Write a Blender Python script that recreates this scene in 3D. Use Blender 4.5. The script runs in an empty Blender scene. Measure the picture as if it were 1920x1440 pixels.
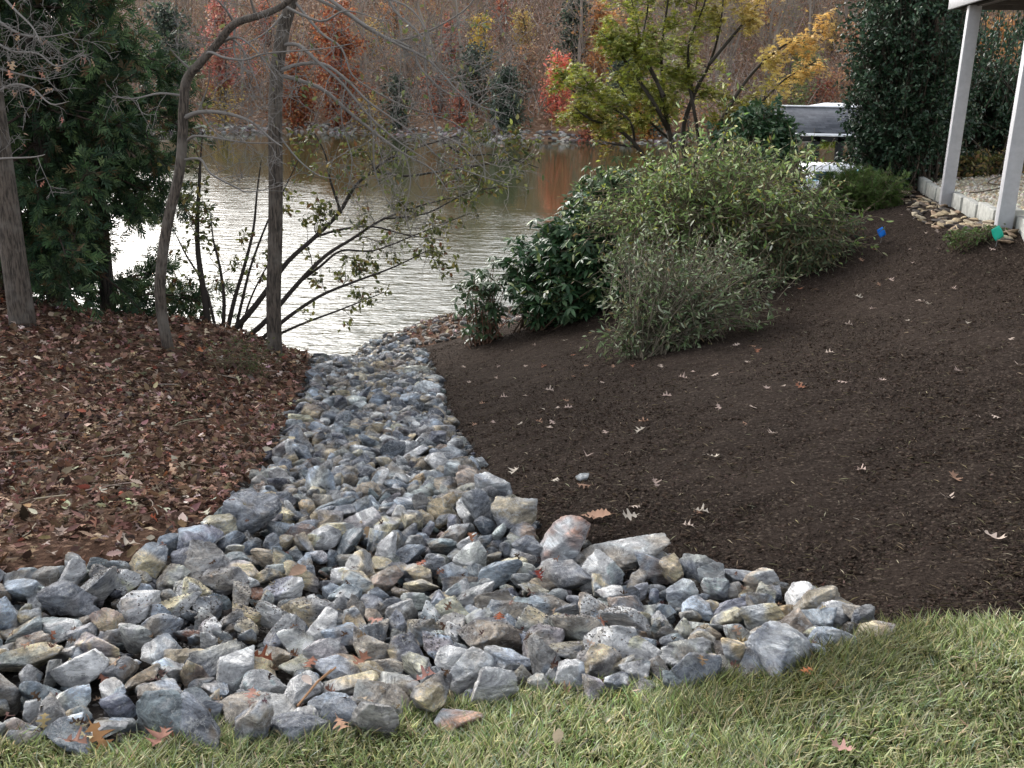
import bpy, math, numpy as np
from mathutils import Matrix, Vector
R = math.radians
sc = bpy.context.scene
COL = sc.collection
rng = np.random.default_rng(11)

# ------------------------------------------------------------------ camera, world, sun, exposure
F = 1900.0                      # focal length in pixels of the 1920 px wide photograph
PITCH, ROLL = R(17.5), R(1.2)
CAM = np.array([0.0, 0.0, 5.0])
Rm = (Matrix.Rotation(R(90) - PITCH, 3, 'X') @ Matrix.Rotation(ROLL, 3, 'Z'))
RM = np.array(Rm)
cd = bpy.data.cameras.new('camera'); cam = bpy.data.objects.new('camera', cd); COL.objects.link(cam)
cam.matrix_world = Matrix.Translation(CAM) @ Rm.to_4x4()
cd.sensor_width = 36; cd.lens = 36 * F / 1920; cd.clip_start = .05; cd.clip_end = 1500
sc.camera = cam

w = bpy.data.worlds.new('World'); sc.world = w; w.use_nodes = True
nt = w.node_tree; bg = nt.nodes['Background']
sky = nt.nodes.new('ShaderNodeTexSky'); sky.sky_type = 'NISHITA'; sky.sun_disc = False
SUN_EL, SUN_AZ = R(30), R(-34)
sky.sun_elevation = SUN_EL; sky.sun_rotation = SUN_AZ; sky.air_density = 1.0; sky.dust_density = 3.0
hs = nt.nodes.new('ShaderNodeHueSaturation'); hs.inputs['Saturation'].default_value = .28
nt.links.new(sky.outputs[0], hs.inputs['Color']); nt.links.new(hs.outputs[0], bg.inputs[0])
bg.inputs[1].default_value = .15
sd = bpy.data.lights.new('sun', 'SUN'); sd.energy = .6; sd.angle = R(25); sd.color = (1, .97, .93)
so = bpy.data.objects.new('sun', sd); COL.objects.link(so)
sdir = Vector((math.sin(SUN_AZ) * math.cos(SUN_EL), math.cos(SUN_AZ) * math.cos(SUN_EL), math.sin(SUN_EL)))
so.rotation_euler = (sdir).to_track_quat('Z', 'Y').to_euler()
sc.view_settings.view_transform = 'Standard'; sc.view_settings.look = 'None'
sc.view_settings.exposure = 1.55; sc.view_settings.gamma = 1
sc.cycles.max_bounces = 6; sc.cycles.diffuse_bounces = 3; sc.cycles.transparent_max_bounces = 4
sc.cycles.caustics_reflective = False; sc.cycles.caustics_refractive = False

# ------------------------------------------------------------------ pixel <-> world helpers (photo pixels)
def ray(px, py):
    d = RM @ np.array([(px - 960) / F, -(py - 720) / F, -1.0]); return d
def P(px, py, Y):
    d = ray(px, py); return CAM + d * (Y / d[1])
def proj(p):
    q = RM.T @ (np.asarray(p, float) - CAM); return 960 + F * q[0] / -q[2], 720 - F * q[1] / -q[2]
def projN(p):
    q = (p - CAM) @ RM; return 960 + F * q[:, 0] / -q[:, 2], 720 - F * q[:, 1] / -q[:, 2]

# ------------------------------------------------------------------ near ground height field (thin plate spline)
ctrl_px = [  # photo x, photo y, forward distance
 (0,1410,2.15),(960,1310,2.45),(1500,1250,2.55),(1920,1180,2.75),
 (0,1240,2.8),(500,1200,3.0),(960,1200,3.0),(1400,1180,2.95),(0,1080,3.4),(300,1020,3.7),(700,1050,3.8),(960,1000,4.0),
 (1240,1010,3.9),(1560,1130,3.2),(450,900,5.3),(700,900,5.6),(930,900,5.3),(530,790,7.5),(700,790,7.9),(860,790,7.6),
 (600,680,13),(700,680,13.5),(820,700,12),(700,650,17.5),
 (0,950,4.6),(250,900,5.0),(0,800,6.5),(300,780,7.0),(0,700,8.2),(300,700,8.8),(35,615,10.5),(315,660,9.8),(515,660,11.5),(480,700,10),
 (220,600,11.8),(350,603,12),(420,615,12.3),(480,640,12.6),(540,662,13),(60,565,12.5),
 (1100,950,4.25),(1300,950,4.2),(1920,1000,3.6),(1920,800,4.8),(1920,600,7.0),(1920,500,9.0),(1878,432,9.8),(1772,388,12.8),
 (1400,800,5.5),(1150,800,5.9),(1400,680,7.8),(1200,680,8.6),(1000,680,10.5),(860,660,13),(1000,600,14),(850,625,16.5),(820,600,18.8),
 (1100,560,14.5),(1480,600,9.5),(1600,500,11),(1700,430,11.8),(1600,395,14.5),(1690,352,15.5),(1300,450,14)]
ctrl_w = [(-3,0,3.4),(0,0,3.4),(3,0,3.4),(-2,1.4,3.39),(2,1.4,3.42),(0,1.8,3.38),(-8,1,3.5),(8,1,3.5),
 (-12,6,3.2),(-12,11,2.9),(-9,14,1.9),(-7,15.5,.7),(-5.4,15,.6),(-4.3,15.5,-.1),(-3.6,16.5,-.4),(-9,18,-.6),(-14,19,-.6),(-14,15,1.6),
 (-2.6,19.5,-.6),(-6,20,-1),(-12,24,-1.5),(0,23,-1.2),(-.6,21,-.5),(2.2,23,-.7),(4.5,24.5,-.8),(1.6,19,.7),(3.2,20,1.1),(8,26,.3),(14,28,1),
 (5.6,19,2.4),(7,16,3.45),(9,19,3.4),(13,20,3.5),(7,11,3.5),(9,8,3.5),(12,14,3.6),(14,5,3.6),(6,5,3.4),(-14,26,-1.5),(6,28,-1.2),(18,28,-.5)]
CP = np.array([P(*c) for c in ctrl_px] + [np.array(c, float) for c in ctrl_w])
def _phi(r2): return 0.5 * r2 * np.log(r2 + 1e-9)
_n = len(CP); _A = np.zeros((_n + 3, _n + 3))
_d2 = ((CP[:, None, :2] - CP[None, :, :2]) ** 2).sum(-1)
_A[:_n, :_n] = _phi(_d2) + np.eye(_n) * .04; _A[:_n, _n] = 1; _A[:_n, _n+1:] = CP[:, :2]; _A[_n, :_n] = 1; _A[_n+1:, :_n] = CP[:, :2].T
_sol = np.linalg.solve(_A, np.concatenate([CP[:, 2], [0, 0, 0]]))
def H(x, y):
    x = np.atleast_1d(np.asarray(x, float)); y = np.atleast_1d(np.asarray(y, float)); out = np.empty(x.shape)
    xf, yf, of = x.ravel(), y.ravel(), out.ravel()
    for s in range(0, len(xf), 20000):
        a = xf[s:s+20000]; b = yf[s:s+20000]
        r2 = (a[:, None] - CP[None, :, 0]) ** 2 + (b[:, None] - CP[None, :, 1]) ** 2
        of[s:s+20000] = _phi(r2) @ _sol[:_n] + _sol[_n] + a * _sol[_n+1] + b * _sol[_n+2]
    return of.reshape(x.shape)
GX0, GX1, GY0, GY1, GS = -15.0, 19.0, -0.5, 28.5, 0.06
gx = np.arange(GX0, GX1, GS); gy = np.arange(GY0, GY1, GS)
XX, YY = np.meshgrid(gx, gy); ZZ = H(XX, YY)
def Hf(x, y):                                                     # fast bilinear look-up
    x = np.asarray(x, float); y = np.asarray(y, float)
    u = np.clip((x - GX0) / GS, 0, len(gx) - 1.001); v = np.clip((y - GY0) / GS, 0, len(gy) - 1.001)
    i = u.astype(int); j = v.astype(int); a = u - i; b = v - j
    return ZZ[j, i]*(1-a)*(1-b) + ZZ[j, i+1]*a*(1-b) + ZZ[j+1, i]*(1-a)*b + ZZ[j+1, i+1]*a*b
def G(px, py, tmax=30):
    d = ray(px, py); d = d / d[1]; t = np.arange(.8, tmax, .02)
    p = CAM + d[None, :] * t[:, None]; below = p[:, 2] < Hf(p[:, 0], p[:, 1])
    k = int(np.argmax(below)) if below.any() else len(t) - 1
    return p[k]
def W0(px, py):                                                   # hit with the water plane
    d = ray(px, py); return CAM + d * (-CAM[2] / d[2])
def inpoly(x, y, poly):
    x = np.asarray(x); y = np.asarray(y); c = np.zeros(x.shape, bool); n = len(poly)
    for i in range(n):
        x1, y1 = poly[i]; x2, y2 = poly[(i + 1) % n]
        if y1 == y2: continue
        m = ((y1 > y) != (y2 > y)) & (x < (x2 - x1) * (y - y1) / (y2 - y1) + x1); c ^= m
    return c

# ------------------------------------------------------------------ mesh helpers
def tag(o, label=None, cat=None, group=None, kind=None):
    if label: o['label'] = label
    if cat: o['category'] = cat
    if group: o['group'] = group
    if kind: o['kind'] = kind
    return o
def empty(name, loc, **k):
    o = bpy.data.objects.new(name, None); o.location = loc; o.empty_display_size = .2; COL.objects.link(o)
    return tag(o, **k)
def mesh_np(name, V, faces, col=None, smooth=False):
    V = np.ascontiguousarray(V, dtype=np.float32); me = bpy.data.meshes.new(name)
    me.vertices.add(len(V)); me.vertices.foreach_set('co', V.ravel())
    fs = [np.asarray(f, dtype=np.int32) for f in faces if len(f)]
    loops = np.concatenate([f.ravel() for f in fs]); tot = np.concatenate([np.full(len(f), f.shape[1]) for f in fs])
    st = np.concatenate([[0], np.cumsum(tot)[:-1]]).astype(np.int32)
    me.loops.add(len(loops)); me.loops.foreach_set('vertex_index', loops)
    me.polygons.add(len(st)); me.polygons.foreach_set('loop_start', st)
    if smooth: me.polygons.foreach_set('use_smooth', np.ones(len(st), bool))
    if col is not None:
        c = np.ones((len(V), 4), np.float32); c[:, :3] = col
        me.color_attributes.new('Col', 'FLOAT_COLOR', 'POINT').data.foreach_set('color', c.ravel())
    me.update(calc_edges=True); return me
def link(name, me, mat, parent=None, loc=(0, 0, 0)):
    o = bpy.data.objects.new(name, me); me.materials.clear(); me.materials.append(mat); COL.objects.link(o)
    o.location = loc
    if parent is not None: o.parent = parent
    return o
class MB:                                                         # collects pieces of one mesh
    def __init__(s): s.V = []; s.Q = []; s.T = []; s.C = []; s.n = 0
    def add(s, V, Q=None, T=None, col=(1, 1, 1)):
        V = np.asarray(V, float); s.V.append(V); s.C.append(np.broadcast_to(np.asarray(col, float), (len(V), 3)))
        if Q is not None and len(Q): s.Q.append(np.asarray(Q) + s.n)
        if T is not None and len(T): s.T.append(np.asarray(T) + s.n)
        s.n += len(V); return s
    def tube(s, path, rad, sides=6, col=(1, 1, 1), cap=True):
        path = np.asarray(path, float); n = len(path); rad = np.broadcast_to(np.asarray(rad, float), (n,))
        t = np.gradient(path, axis=0); t /= np.linalg.norm(t, axis=1)[:, None] + 1e-9
        ref = np.array([0, 0, 1.]) if abs(t[0, 2]) < .9 else np.array([1., 0, 0])
        u = np.cross(t, ref); u /= np.linalg.norm(u, axis=1)[:, None] + 1e-9; v = np.cross(t, u)
        a = np.arange(sides) * 2 * np.pi / sides
        V = path[:, None, :] + rad[:, None, None] * (u[:, None, :] * np.cos(a)[None, :, None] + v[:, None, :] * np.sin(a)[None, :, None])
        V = V.reshape(-1, 3); i = np.arange(n - 1)[:, None] * sides; j = np.arange(sides)[None, :]; k = (j + 1) % sides
        Q = np.stack([i + j, i + k, i + sides + k, i + sides + j], -1).reshape(-1, 4)
        s.add(V, Q, None, col)
        return s
    def box(s, c, d, rot=0, col=(1, 1, 1), M=None):
        x, y, z = np.array(d) / 2; V = np.array([[a, b, e] for a in (-x, x) for b in (-y, y) for e in (-z, z)])
        if M is not None: V = V @ np.array(M).T
        ca, sa = math.cos(rot), math.sin(rot); V = V @ np.array([[ca, sa, 0], [-sa, ca, 0], [0, 0, 1]]) + np.array(c)
        s.add(V, [[0,1,3,2],[4,6,7,5],[0,4,5,1],[2,3,7,6],[0,2,6,4],[1,5,7,3]], None, col); return s
    def mesh(s, name, smooth=False):
        return mesh_np(name, np.concatenate(s.V), [np.concatenate(s.Q) if s.Q else [], np.concatenate(s.T) if s.T else []], np.concatenate(s.C), smooth)
    def build(s, name, mat, parent=None, smooth=False, base=None):
        b = np.zeros(3) if base is None else np.asarray(base, float)
        V = np.concatenate(s.V) - b
        me = mesh_np(name, V, [np.concatenate(s.Q) if s.Q else [], np.concatenate(s.T) if s.T else []], np.concatenate(s.C), smooth)
        return link(name, me, mat, parent, (0, 0, 0) if parent is not None else tuple(b))

def unit(v): return v / (np.linalg.norm(v, axis=-1, keepdims=True) + 1e-9)
def wpath(p, d, L, n=5, wander=.25, grav=0.0):
    d = np.array(d, float); d /= np.linalg.norm(d); out = [np.array(p, float)]
    for _ in range(n):
        d = d + rng.normal(0, wander, 3) + np.array([0, 0, grav]); d /= np.linalg.norm(d); out.append(out[-1] + d * L / n)
    return np.array(out)
# leaf templates: (verts along +x, normal +z, unit length), triangles
def tpl_ellipse(wd=.3, fold=.08, curl=.1):
    V = [[0,0,0],[.3,wd*.8,fold],[.3,0,0],[.3,-wd*.8,fold],[.65,wd*.8,fold-curl*.4],[.65,0,-curl*.4],[.65,-wd*.8,fold-curl*.4],[1,0,-curl]]
    return np.array(V, float), np.array([[0,2,1],[0,3,2],[1,2,5],[1,5,4],[2,3,6],[2,6,5],[4,5,7],[5,6,7]])
def tpl_diamond(wd=.2):
    return np.array([[0,0,0],[.45,wd,.03],[1,0,-.08],[.45,-wd,.03]], float), np.array([[0,2,1],[0,3,2]])
def tpl_palm(n=5):
    V = [[0,0,0]]; 
    for k in range(n):
        a = (k - (n-1)/2) * .75; l = 1 - .22 * abs(k - (n-1)/2)
        V += [[.28*math.cos(a-.36), .28*math.sin(a-.36), 0], [l*math.cos(a), l*math.sin(a), -.12]]
    a = ((n-1)/2)*.75+.36; V += [[.28*math.cos(a), .28*math.sin(a), 0]]
    T = [[0, i, i+1] for i in range(1, len(V)-1)]
    return np.array(V, float), np.array(T)
def tpl_spray(n=7, seed=0, spread=.9):
    r = np.random.default_rng(seed); V = []; T = []
    for k in range(n):
        x0 = .75 * k / n; a = (1 if k % 2 else -1) * r.uniform(.35, spread); l = .5 * (1.1 - .5*x0); e = r.uniform(-.25, .25)
        if k == n-1: a = 0
        d = np.array([math.cos(a), math.sin(a), e]); s = np.array([-math.sin(a), math.cos(a), 0]) * .05; b = np.array([x0, 0, 0.])
        i = len(V); V += [b - s*.6, b + s*.6, b + d*l*.6 + s, b + d*l*.6 - s, b + d*l]; T += [[i,i+1,i+2],[i,i+2,i+3],[i+3,i+2,i+4]]
    return np.array(V), np.array(T)
def tpl_oak(seed=0, lobes=4, curl=.25):
    r = np.random.default_rng(seed); A = []
    up = [(0, .012), (.13, .03), (.17, .12), (.2, .24), (.27, .17), (.33, .07), (.42, .10), (.52, .38), (.58, .42), (.6, .24), (.62, .09), (.72, .1), (.86, .30), (.87, .14), (.92, .07), (1.0, .0)]
    def side(sg): return [[x + (r.uniform(-.03, .03) if 0 < i < 15 else 0), sg * w * r.uniform(.75, 1.2)] for i, (x, w) in enumerate(up)]
    ms = [[x, 0] for x, _ in up]; A = np.array(side(1) + ms + side(-1), float)
    Z = curl * ((A[:, 0] - .5) ** 2 * r.uniform(-.6, 1.4) + (np.abs(A[:, 1]) ** 1.3) * r.uniform(-1.4, 1.8)) + .03 * np.sin(A[:, 0] * 9 + seed)
    n = len(up); T = []
    for i in range(n - 1):
        T += [[i, n+i, n+i+1], [i, n+i+1, i+1], [n+i, 2*n+i, 2*n+i+1], [n+i, 2*n+i+1, n+i+1]]
    return np.column_stack([A, Z]), np.array(T)
def tpl_big(seed=0):
    r = np.random.default_rng(seed); n = 15; x = np.linspace(0, 1, n); wd = .29 * np.sin(np.pi * x ** .75) ** 1.1 + .008
    wd[1:-1] *= r.uniform(.93, 1.05, n - 2) * np.where(np.arange(n - 2) % 2, .84, 1.08); V = []
    for s in (1, 0, -1): V += [[a, s*b, .16*(a-.5)**2 + (.35*b if s else 0)*r.uniform(.4, 1.2)] for a, b in zip(x, wd)]
    T = []
    for i in range(n - 1): T += [[i, n+i, n+i+1], [i, n+i+1, i+1], [n+i, 2*n+i, 2*n+i+1], [n+i, 2*n+i+1, n+i+1]]
    return np.array(V, float), np.array(T)
def scatter(mb, tpl, pos, ax, nm, size, col):
    V, T = tpl; n = len(pos)
    if n == 0: return
    ax = unit(ax); b = unit(np.cross(nm, ax)); c = np.cross(ax, b); size = np.broadcast_to(np.asarray(size, float), (n,))
    W = pos[:, None, :] + size[:, None, None] * (V[None, :, 0, None] * ax[:, None, :] + V[None, :, 1, None] * b[:, None, :] + V[None, :, 2, None] * c[:, None, :])
    TT = (np.arange(n)[:, None, None] * len(V) + T[None]).reshape(-1, 3)
    mb.add(W.reshape(-1, 3), None, TT, np.repeat(np.asarray(col, float), len(V), 0))
def rcol(n, cols, wts=None, jit=.18, r=None):
    r = r or rng; cols = np.array(cols, float); k = r.choice(len(cols), n, p=None if wts is None else np.array(wts) / np.sum(wts))
    return np.clip(cols[k] * r.normal(1, jit, (n, 1)).clip(.5, 1.6) * r.normal(1, jit * .3, (n, 3)), .004, .9)
def rvec(n): return unit(rng.normal(size=(n, 3)))
def sn(p, f, seed=0, oct=3):                                      # cheap smooth noise -1..1
    r = np.random.default_rng(seed); o = np.zeros(len(p)); a = 1; t = 0
    for _ in range(oct):
        for _ in range(4):
            d = r.normal(size=3) * f; o += a * np.sin(p @ d + r.uniform(0, 6.28)); t += a * .7
        f *= 2.1; a *= .5
    return o / t

# ------------------------------------------------------------------ materials
def newmat(name):
    m = bpy.data.materials.new(name); m.use_nodes = True; n = m.node_tree; return m, n, n.nodes['Principled BSDF']
def N(n, t, **k):
    o = n.nodes.new(t)
    for a, b in k.items():
        if a in o.inputs: o.inputs[a].default_value = b
        else: setattr(o, a, b)
    return o
def ramp(n, fac, stops):
    r = n.nodes.new('ShaderNodeValToRGB'); e = r.color_ramp.elements
    while len(e) < len(stops): e.new(.5)
    for i, (p, c) in enumerate(stops): e[i].position = p; e[i].color = (*c, 1)
    n.links.new(fac, r.inputs[0]); return r.outputs[0]
def coords(n, scale=(1, 1, 1)):
    g = n.nodes.new('ShaderNodeNewGeometry'); m = n.nodes.new('ShaderNodeMapping'); m.inputs['Scale'].default_value = scale
    n.links.new(g.outputs['Position'], m.inputs[0]); return m.outputs[0]
def noise(n, co, scale, detail=4, rough=.6, dist=0):
    t = N(n, 'ShaderNodeTexNoise', Scale=scale, Detail=detail, Roughness=rough, Distortion=dist); n.links.new(co, t.inputs['Vector']); return t.outputs['Fac']
def mixc(n, fac, a, b, mode='MIX'):
    m = n.nodes.new('ShaderNodeMix'); m.data_type = 'RGBA'; m.blend_type = mode
    for s, v in ((0, fac), (6, a), (7, b)):
        if isinstance(v, (int, float)): m.inputs[s].default_value = v
        elif isinstance(v, tuple): m.inputs[s].default_value = (*v, 1)
        else: n.links.new(v, m.inputs[s])
    return m.outputs[2]
def bump(n, b, h, strength=.5, dist=.01, prev=None):
    o = N(n, 'ShaderNodeBump', Strength=strength, Distance=dist); n.links.new(h, o.inputs['Height'])
    if prev is not None: n.links.new(prev, o.inputs['Normal'])
    if b is not None: n.links.new(o.outputs[0], b.inputs['Normal'])
    return o.outputs[0]
def attr(n): a = n.nodes.new('ShaderNodeVertexColor'); a.layer_name = 'Col'; return a.outputs[0]

def mat_leaf(name, rough=.55, trans=.35, spec=.4):
    m, n, b = newmat(name); c = attr(n)
    n.links.new(c, b.inputs['Base Color']); b.inputs['Roughness'].default_value = rough; b.inputs['Specular IOR Level'].default_value = spec
    if trans > 0:
        t = n.nodes.new('ShaderNodeBsdfTranslucent'); n.links.new(c, t.inputs[0]); mx = n.nodes.new('ShaderNodeMixShader'); mx.inputs[0].default_value = trans
        n.links.new(b.outputs[0], mx.inputs[1]); n.links.new(t.outputs[0], mx.inputs[2]); n.links.new(mx.outputs[0], n.nodes['Material Output'].inputs[0])
    return m
def mat_bark(name, dark, light, sc_=30, lich=None):
    m, n, b = newmat(name); co = coords(n, (1, 1, .12)); f = noise(n, co, sc_, 4, .65, .4)
    c = ramp(n, f, [(.42, dark), (.56, light)])
    f2 = noise(n, coords(n), 3.5, 3, .6); c = mixc(n, ramp(n, f2, [(.5, (0, 0, 0)), (.68, (1, 1, 1))]), c, lich or tuple(x * 1.35 for x in light))
    n.links.new(c, b.inputs['Base Color']); b.inputs['Roughness'].default_value = .9; bump(n, b, f, 1, .05); return m
def mat_plain(name, col, rough=.6, var=.12, sc_=8, metal=0):
    m, n, b = newmat(name); f = noise(n, coords(n), sc_, 4, .65)
    c = ramp(n, f, [(.3, tuple(x * (1 - var) for x in col)), (.7, tuple(min(1, x * (1 + var)) for x in col))])
    n.links.new(c, b.inputs['Base Color']); b.inputs['Roughness'].default_value = rough; b.inputs['Metallic'].default_value = metal; bump(n, b, f, .15, .01); return m

M = {}
M['leaf'] = mat_leaf('leaf_matte'); M['leaf_gloss'] = mat_leaf('leaf_waxy', .42, .2, .35); M['needle'] = mat_leaf('needle', .7, .15, .2)
M['dry'] = mat_leaf('dry_leaf', .8, .12, .08); M['chip'] = mat_leaf('compost_chip', .95, 0, .02); M['grass'] = mat_leaf('grass_blade', .5, .35, .35); M['twig'] = mat_leaf('twig', .85, 0, .2)
M['bark_grey'] = mat_bark('bark_grey', (.045, .036, .029), (.15, .12, .095), 62, (.19, .165, .14))
M['bark_dark'] = mat_bark('bark_dark', (.015, .013, .011), (.07, .055, .045))
M['bark_brown'] = mat_bark('bark_brown', (.035, .025, .018), (.13, .095, .07))
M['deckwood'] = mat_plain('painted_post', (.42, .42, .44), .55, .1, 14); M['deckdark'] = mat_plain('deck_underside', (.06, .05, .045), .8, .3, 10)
M['concrete'] = mat_plain('edging_concrete', (.36, .36, .33), .85, .35, 12)
M['white'] = mat_plain('white_paint', (.75, .76, .78), .5, .06, 5); M['blue'] = mat_plain('blue_cover', (.22, .5, .62), .5, .1, 5)
M['blackwood'] = mat_plain('dark_timber', (.004, .004, .004), .9, .3, 9)

def mat_rock():
    m, n, b = newmat('rock'); c = attr(n); co = coords(n)
    st = coords(n, (1.3, .8, 3.4))
    f1 = noise(n, st, 7, 8, .74, .8); f2 = noise(n, co, 34, 6, .75, .3); f3 = noise(n, co, 5, 3, .6); f4 = noise(n, co, 120, 3, .7)
    d = mixc(n, 1.0, c, ramp(n, f1, [(.34, (.27, .27, .29)), (.5, (.95, .95, .95)), (.62, (2.0, 1.98, 1.93))]), 'MULTIPLY')
    d = mixc(n, ramp(n, f2, [(.53, (0, 0, 0)), (.66, (.85, .85, .85))]), d, (.58, .59, .60))
    d = mixc(n, ramp(n, f2, [(.3, (.8, .8, .8)), (.42, (0, 0, 0))]), d, (.06, .057, .055))
    d = mixc(n, ramp(n, f3, [(.6, (0, 0, 0)), (.72, (.5, .5, .5))]), d, (.33, .24, .13))
    v = N(n, 'ShaderNodeTexVoronoi', feature='DISTANCE_TO_EDGE', Scale=7.0); 
    wv = mixc(n, .12, st, N(n, 'ShaderNodeTexNoise', Scale=6.0).outputs['Color']); n.links.new(wv, v.inputs['Vector'])
    d = mixc(n, ramp(n, v.outputs['Distance'], [(0, (.6, .6, .6)), (.02, (0, 0, 0))]), d, (.6, .6, .58))
    n.links.new(d, b.inputs['Base Color']); b.inputs['Roughness'].default_value = .8; b.inputs['Specular IOR Level'].default_value = .3
    p = bump(n, None, f1, 1, .08); p = bump(n, None, f2, 1, .03, p); bump(n, b, f4, .4, .004, p); return m
M['rock'] = mat_rock()
def mat_soil(name, a, b_, c_, chips, sc_=60):
    m, n, b = newmat(name); co = coords(n); f = noise(n, co, sc_, 6, .75, .5); g = noise(n, co, 2.2, 4, .6)
    c = ramp(n, f, [(.3, a), (.52, b_), (.72, c_)]); c = mixc(n, ramp(n, g, [(.35, (0, 0, 0)), (.7, (.55, .55, .55))]), c, tuple(x * 1.5 for x in b_))
    v = N(n, 'ShaderNodeTexVoronoi', Scale=sc_ * 1.4); n.links.new(co, v.inputs['Vector']); 
    wn = n.nodes.new('ShaderNodeTexWhiteNoise'); n.links.new(v.outputs['Color'], wn.inputs[0])
    c = mixc(n, ramp(n, wn.outputs[0], [(.9, (0, 0, 0)), (.93, (.8, .8, .8))]), c, chips)
    n.links.new(c, b.inputs['Base Color']); b.inputs['Roughness'].default_value = .95; b.inputs['Specular IOR Level'].default_value = .04
    p = bump(n, None, f, 1, .02); bump(n, b, noise(n, co, sc_ * .25, 3, .6), .9, .06, p); return m
M['mulch'] = mat_soil('mulch', (.008, .0055, .004), (.034, .025, .020), (.070, .053, .042), (.105, .082, .064))
M['forest'] = mat_soil('leaf_mould', (.018, .01, .007), (.07, .04, .027), (.15, .09, .06), (.25, .16, .11), 35)
M['turf'] = mat_soil('turf_soil', (.01, .01, .004), (.03, .032, .012), (.07, .07, .03), (.2, .19, .09), 50)
M['gravel'] = mat_soil('gravel_base', (.2, .17, .12), (.42, .37, .29), (.62, .57, .48), (.75, .7, .6), 30)
M['hill'] = mat_soil('far_leaf_slope', (.06, .036, .024), (.21, .13, .085), (.38, .26, .18), (.5, .38, .28), 3.2)
M['bed'] = mat_soil('rock_bed_soil', (.012, .010, .009), (.035, .03, .027), (.08, .07, .062), (.2, .19, .18), 50)

def mat_water():
    m, n, b = newmat('water'); co = coords(n, (1, 2.4, 1))
    b.inputs['Base Color'].default_value = (.045, .05, .022, 1); b.inputs['Roughness'].default_value = .035; b.inputs['IOR'].default_value = 1.6
    b.inputs['Specular IOR Level'].default_value = 1.0
    # wind: open water on the left and near the bank is rippled, the sheltered far right is nearly calm
    g = n.nodes.new('ShaderNodeNewGeometry'); sp = n.nodes.new('ShaderNodeSeparateXYZ'); n.links.new(g.outputs['Position'], sp.inputs[0])
    def mth(op, a, b_=0):
        o = n.nodes.new('ShaderNodeMath'); o.operation = op
        for i, v in enumerate((a, b_)):
            if isinstance(v, (int, float)): o.inputs[i].default_value = v
            else: n.links.new(v, o.inputs[i])
        return o.outputs[0]
    sh_ = mth('ADD', mth('ADD', sp.outputs['Y'], mth('MULTIPLY', sp.outputs['X'], 1.15)), mth('MULTIPLY', noise(n, coords(n), .12, 3, .6), 22))
    mr = N(n, 'ShaderNodeMapRange'); mr.inputs['From Min'].default_value = 18; mr.inputs['From Max'].default_value = 50; mr.inputs['To Min'].default_value = 1.0; mr.inputs['To Max'].default_value = .035; n.links.new(sh_, mr.inputs['Value'])
    def bp(h, st, d, prev=None):
        o = N(n, 'ShaderNodeBump', Distance=d); n.links.new(h, o.inputs['Height']); n.links.new(mth('MULTIPLY', mr.outputs[0], st), o.inputs['Strength'])
        if prev is not None: n.links.new(prev, o.inputs['Normal'])
        return o.outputs[0]
    p = bp(noise(n, co, 1.1, 2, .5, .5), .6, .14); p = bp(noise(n, co, 3.4, 3, .5, .5), .6, .07, p); p = bp(noise(n, co, 10, 2, .5, .3), .4, .02, p)
    n.links.new(p, b.inputs['Normal']); return m
M['water'] = mat_water()
def mat_shingle():
    m, n, b = newmat('grey_shingle'); g = n.nodes.new('ShaderNodeTexCoord'); mp = n.nodes.new('ShaderNodeMapping'); n.links.new(g.outputs['Object'], mp.inputs[0])
    t = N(n, 'ShaderNodeTexBrick', Scale=1.0); t.inputs['Brick Width'].default_value = .35; t.inputs['Row Height'].default_value = .16; t.inputs['Mortar Size'].default_value = .012
    t.inputs['Color1'].default_value = (.06, .065, .075, 1); t.inputs['Color2'].default_value = (.115, .12, .135, 1); t.inputs['Mortar'].default_value = (.07, .07, .08, 1)
    n.links.new(mp.outputs[0], t.inputs[0]); f = noise(n, g.outputs['Object'], 1.5, 4, .7)
    n.links.new(mixc(n, ramp(n, f, [(.4, (0, 0, 0)), (.7, (.6, .6, .6))]), t.outputs[0], (.15, .16, .175)), b.inputs['Base Color']); b.inputs['Roughness'].default_value = .95; b.inputs['Specular IOR Level'].default_value = .1; return m
M['shingle'] = mat_shingle()

# ------------------------------------------------------------------ regions (photo outline -> ground)
def gpoly(pts): return [tuple(G(*p)[:2]) for p in pts]
ROCKPX_L = [(-160,1120),(0,1092),(60,1085),(180,1052),(250,1062),(325,1012),(400,975),(455,905),(492,865),(535,790),(575,705),(600,676),(625,660)]
ROCKPX_R = [(790,652),(815,690),(835,735),(868,815),(905,870),(945,925),(1010,985),(1030,1015),(1235,1012),(1262,1050),(1400,1078),(1500,1110),(1580,1150),(1625,1170),(1690,1180)]
ROCKPX_B = [(1690,1200),(1600,1228),(1450,1268),(1300,1300),(1000,1308),(900,1325),(700,1380),(450,1392),(200,1412),(-160,1425)]
rock_poly = gpoly(ROCKPX_L + ROCKPX_R + ROCKPX_B)
LAWNPX = [(-300,1425),(0,1402),(200,1408),(400,1378),(640,1395),(720,1358),(800,1345),(900,1318),(1000,1297),(1280,1302),(1380,1268),(1430,1256),(1560,1226),(1650,1200),(1700,1188),(1800,1178),(1920,1172),(2200,1160)]
lawn_edge = gpoly(LAWNPX); lawn_poly = [(-9, -1)] + [(-9, lawn_edge[0][1])] + lawn_edge + [(9, lawn_edge[-1][1]), (9, -1)]
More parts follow.
